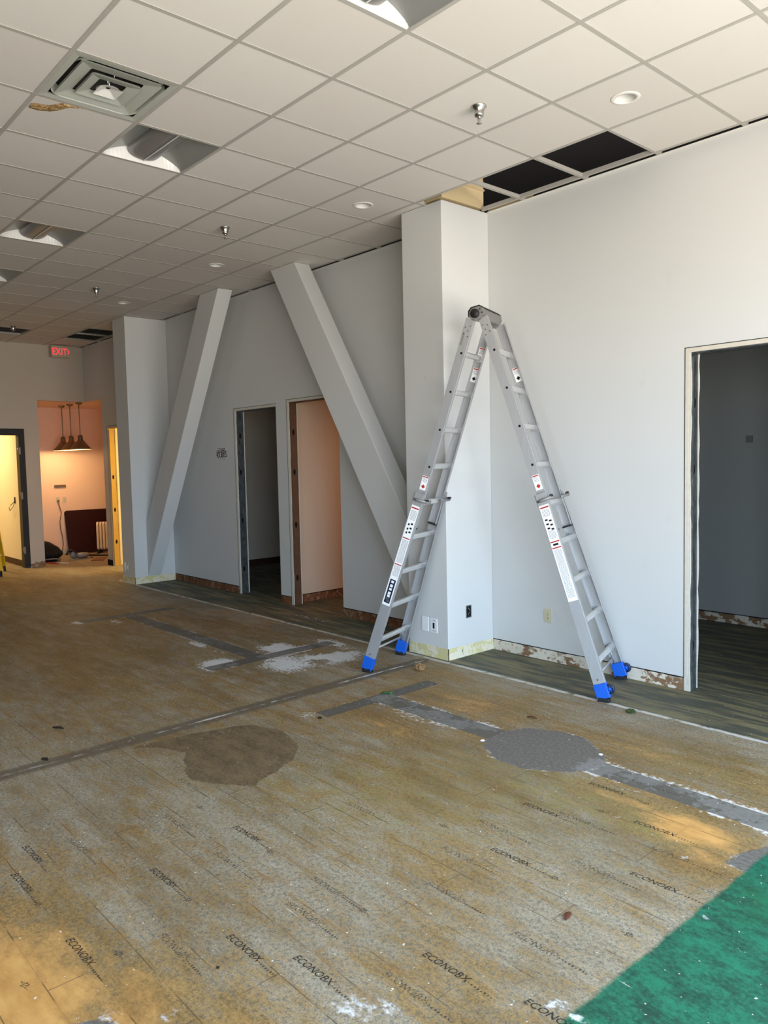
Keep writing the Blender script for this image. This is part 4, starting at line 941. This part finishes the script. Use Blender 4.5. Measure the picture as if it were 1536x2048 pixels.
# black bag
bm = bmesh.new(); bmesh.ops.create_icosphere(bm, subdivisions=4, radius=1)
for v in bm.verts:
    p = v.co; q = 1 + .10 * math.sin(p.x * 5 + 1) * math.cos(p.y * 4) + .07 * math.sin(p.z * 7 + p.x * 3)
    v.co = Vector((p.x * .26 * q, p.y * .30 * q, max(-.15, p.z * .2 * q) + .15 + .06 * max(0, -p.y) * (p.z > 0)))
for f in bm.faces: f.smooth = True
me = bpy.data.meshes.new('tool_bag'); bm.to_mesh(me); bm.free(); me.materials.append(M_FABRIC)
bag = bpy.data.objects.new('tool_bag', me); C.objects.link(bag); bag.location = (-12.48, -.55, 0); tag(bag, 'black soft tool bag slumped on the floor at the left of the alcove', 'bag')
MB().tube([(-.1, -.12, .3), (-.06, -.06, .36), (.0, .02, .37), (.04, .1, .33)], .012, 8).build('handle', M_FABRIC, bag)
MB().tube([(.2, -.1, .06), (.27, .05, .07), (.22, .22, .05)], .012, 6).build('strap', M_HUB, bag)
# power tool
r = empty('power_tool', (-12.3, .02, 0)); tag(r, 'grey and black power tool lying on the alcove floor before the tabletop', 'tool')
MB().lathe([(.0, -.11), (.045, -.11), (.055, -.08), (.055, .05), (.04, .09), (.0, .1)], 18, Matrix.Translation((0, .05, .075)) @ Matrix.Rotation(math.pi / 2, 4, 'X')).build('motor', M_HUB, r)
MB().box((-.09, -.19, 0), (.09, .16, .014)).build('base_plate', M_HUB, r, .003)
MB().tube([(0, -.06, .13), (-.01, -.12, .19), (0, -.2, .18), (.01, -.24, .11)], .018, 8).build('handle', M_KNOB, r)
MB().lathe([(.0, -.006), (.075, -.006), (.075, .006), (.0, .006)], 24, Matrix.Translation((.0, -.1, .09)) @ Matrix.Rotation(math.pi / 2, 4, 'Y')).build('blade', M_HUB, r)
MB().tube([(0, .16, .07), (.04, .22, .03), (.0, .26, .01), (-.08, .22, .01)], .006, 6).build('cord', M_KNOB, r)
# loose boards on the alcove floor
def board(x, y, rz, l, w, t, mat, label, cat='board', z=0.0):
    o = MB().box((-l / 2, -w / 2, 0), (l / 2, w / 2, t)).build('loose_board', mat, None, .002, (x, y, z), (0, 0, rz)); return tag(o, label, cat, 'loose boards in the alcove')
board(-12.62, .50, .75, .55, .16, .02, M_BFRAME, 'black flat board on the floor in front of the heater')
board(-12.08, -.55, .25, .34, .05, .02, plain('red_board', rgb(170, 66, 44), .6), 'small red board on the floor in front of the tool bag')
board(-11.95, -.42, .45, .30, .035, .02, M_DRY, 'pale wood strip on the floor in front of the red board')
board(-12.02, .28, -.5, .5, .22, .012, plain('brown_board', rgb(112, 66, 44), .6), 'brown flat board on the floor nearest the alcove corner')

# wires on the wall of the yellow lit room
r = empty('wire_box', (-12.35, -1.05, 1.17)); tag(r, 'open wall box with loose wires on the wall of the yellow lit room', 'junction box')
MB().box((-.04, -.004, -.06), (.04, 0, .06)).build('box_rim', M_NICKEL, r); MB().box((-.03, -.006, -.05), (.03, -.004, .05)).build('box_hollow', M_BLACK, r)
MB().tube([(0, -.006, -.02), (-.1, -.05, -.09), (-.2, -.05, -.14), (-.12, -.06, -.19), (.03, -.05, -.12), (.04, -.02, .0)], .005, 6).build('wire', M_KNOB, r)

# yellow step ladder at the left edge
r = empty('yellow_ladder', (-11.47, -1.83, 0), (0, 0, math.atan2(-.34, .94))); tag(r, 'yellow ladder with black feet at the left edge by the black door frame', 'ladder')
for s in (-1, 1):
    for side in (-1, 1):
        p0, p1 = Vector((s * .34, side * .27, .05)), Vector((s * .03, side * .14, 1.5)); d = (p1 - p0).normalized()
        Mr = Matrix.Translation(p0) @ d.to_track_quat('Z', 'Y').to_matrix().to_4x4()
        MB().box((-.03, -.012, 0), (.03, .012, (p1 - p0).length), Mr).build('rail', M_YEL, r, .002)
        MB().box((-.035, -.018, -.0), (.035, .018, .09), Matrix.Translation((s * .345, side * .272, 0))).build('foot', M_RUB, r, .004)
    for k in range(4):
        t = .16 + .2 * k; z = .05 + 1.45 * t; xx = s * (.34 - .31 * t); yy = .27 - .13 * t
        MB().box((xx - (.04 if s > 0 else .012), -yy, z - .012), (xx + (.04 if s > 0 else .012), yy, z + .012)).build('step' if s > 0 else 'cross_bar', M_ALU, r, .002)
MB().box((-.1, -.17, 1.49), (.1, .17, 1.54)).build('top_cap', M_KNOB, r, .004)

# ------------------------------------------------------------------ litter on the floor
def leaf(name, x, y, l, w, mat, rz, label, cat='leaf', lift=.012):
    vs = []; fs = []; n = 8
    for k in range(n + 1):
        t = k / n; ww = w * math.sin(math.pi * (t * .92 + .05)) ** .8; zz = .002 + lift * math.sin(math.pi * t) ** 2
        vs += [((t - .5) * l, -ww / 2, zz + .004), ((t - .5) * l, 0, zz), ((t - .5) * l, ww / 2, zz + .005)]
    for k in range(n):
        for q in range(2): fs.append((3 * k + q, 3 * k + 3 + q, 3 * k + 4 + q, 3 * k + 1 + q))
    o = MB().add(vs, fs, True).build(name, mat, None, 0, (x, y, 0), (0, 0, rz)); md = o.modifiers.new('thick', 'SOLIDIFY'); md.thickness = .0012
    return tag(o, label, cat)
def crumple(name, x, y, r, mat, label, cat, flat=.7, seed=1):
    rnd = random.Random(seed); bm = bmesh.new(); bmesh.ops.create_icosphere(bm, subdivisions=3, radius=r)
    for v in bm.verts:
        v.co *= 1 + rnd.uniform(-.28, .22); v.co.z = max(-r * flat * .8, v.co.z * flat) + r * flat * .8
    me = bpy.data.meshes.new(name); bm.to_mesh(me); bm.free(); me.materials.append(mat)
    o = bpy.data.objects.new(name, me); C.objects.link(o); o.location = (x, y, 0); return tag(o, label, cat)
crumple('crumpled_paper', -2.205, -.885, .042, M_PAPER, 'crumpled brown paper ball on the floor in front of the near column', 'paper', .75, 3)
leaf('green_leaf', -1.925, -1.52, .075, .035, M_LEAFG, .9, 'bright green leaf lying on the dark floor strip')
leaf('green_leaf', -1.90, -1.49, .05, .025, M_LEAFG, 2.2, 'smaller green leaf touching the bright green leaf')
crumple('leaf_clump', -.432, -.628, .032, M_LEAFD, 'dark green leaf clump on the white line near the ladder wheels', 'leaf', .35, 5)
leaf('dry_leaf', .634, -2.885, .055, .024, M_LEAFB, 1.9, 'red brown dry leaf on the grey floor near the green corner', 'leaf', .004)
leaf('dry_leaf', -.83, -1.19, .07, .02, M_LEAFB, .2, 'small dark dry leaf on the floor beyond the grey round patch', 'leaf', .006)
crumple('dirt_crumb', -1.838, -2.194, .014, M_KNOB, 'small black crumb beside the white end of the dark strip', 'debris', .5, 8)
crumple('dirt_crumb', -.02, -4.0, .006, M_KNOB, 'tiny black crumb on the floor near the bottom middle', 'debris', .6, 9)
crumple('plaster_chip', -.79, -1.735, .013, M_STICK, 'white plaster chip at the left edge of the grey round patch', 'debris', .3, 10)
crumple('plaster_chip', -.16, -1.42, .012, M_STICK, 'white plaster chip at the far edge of the grey round patch', 'debris', .3, 11)
leaf('rubber_scrap', -2.93, -3.55, .09, .03, M_KNOB, .5, 'dark rubber scrap on the brownish floor at the left', 'debris', .004)
leaf('rubber_scrap', -2.42, -3.80, .06, .03, M_KNOB, .3, 'dark rubber scrap lying on the floor seam at the left', 'debris', .004)
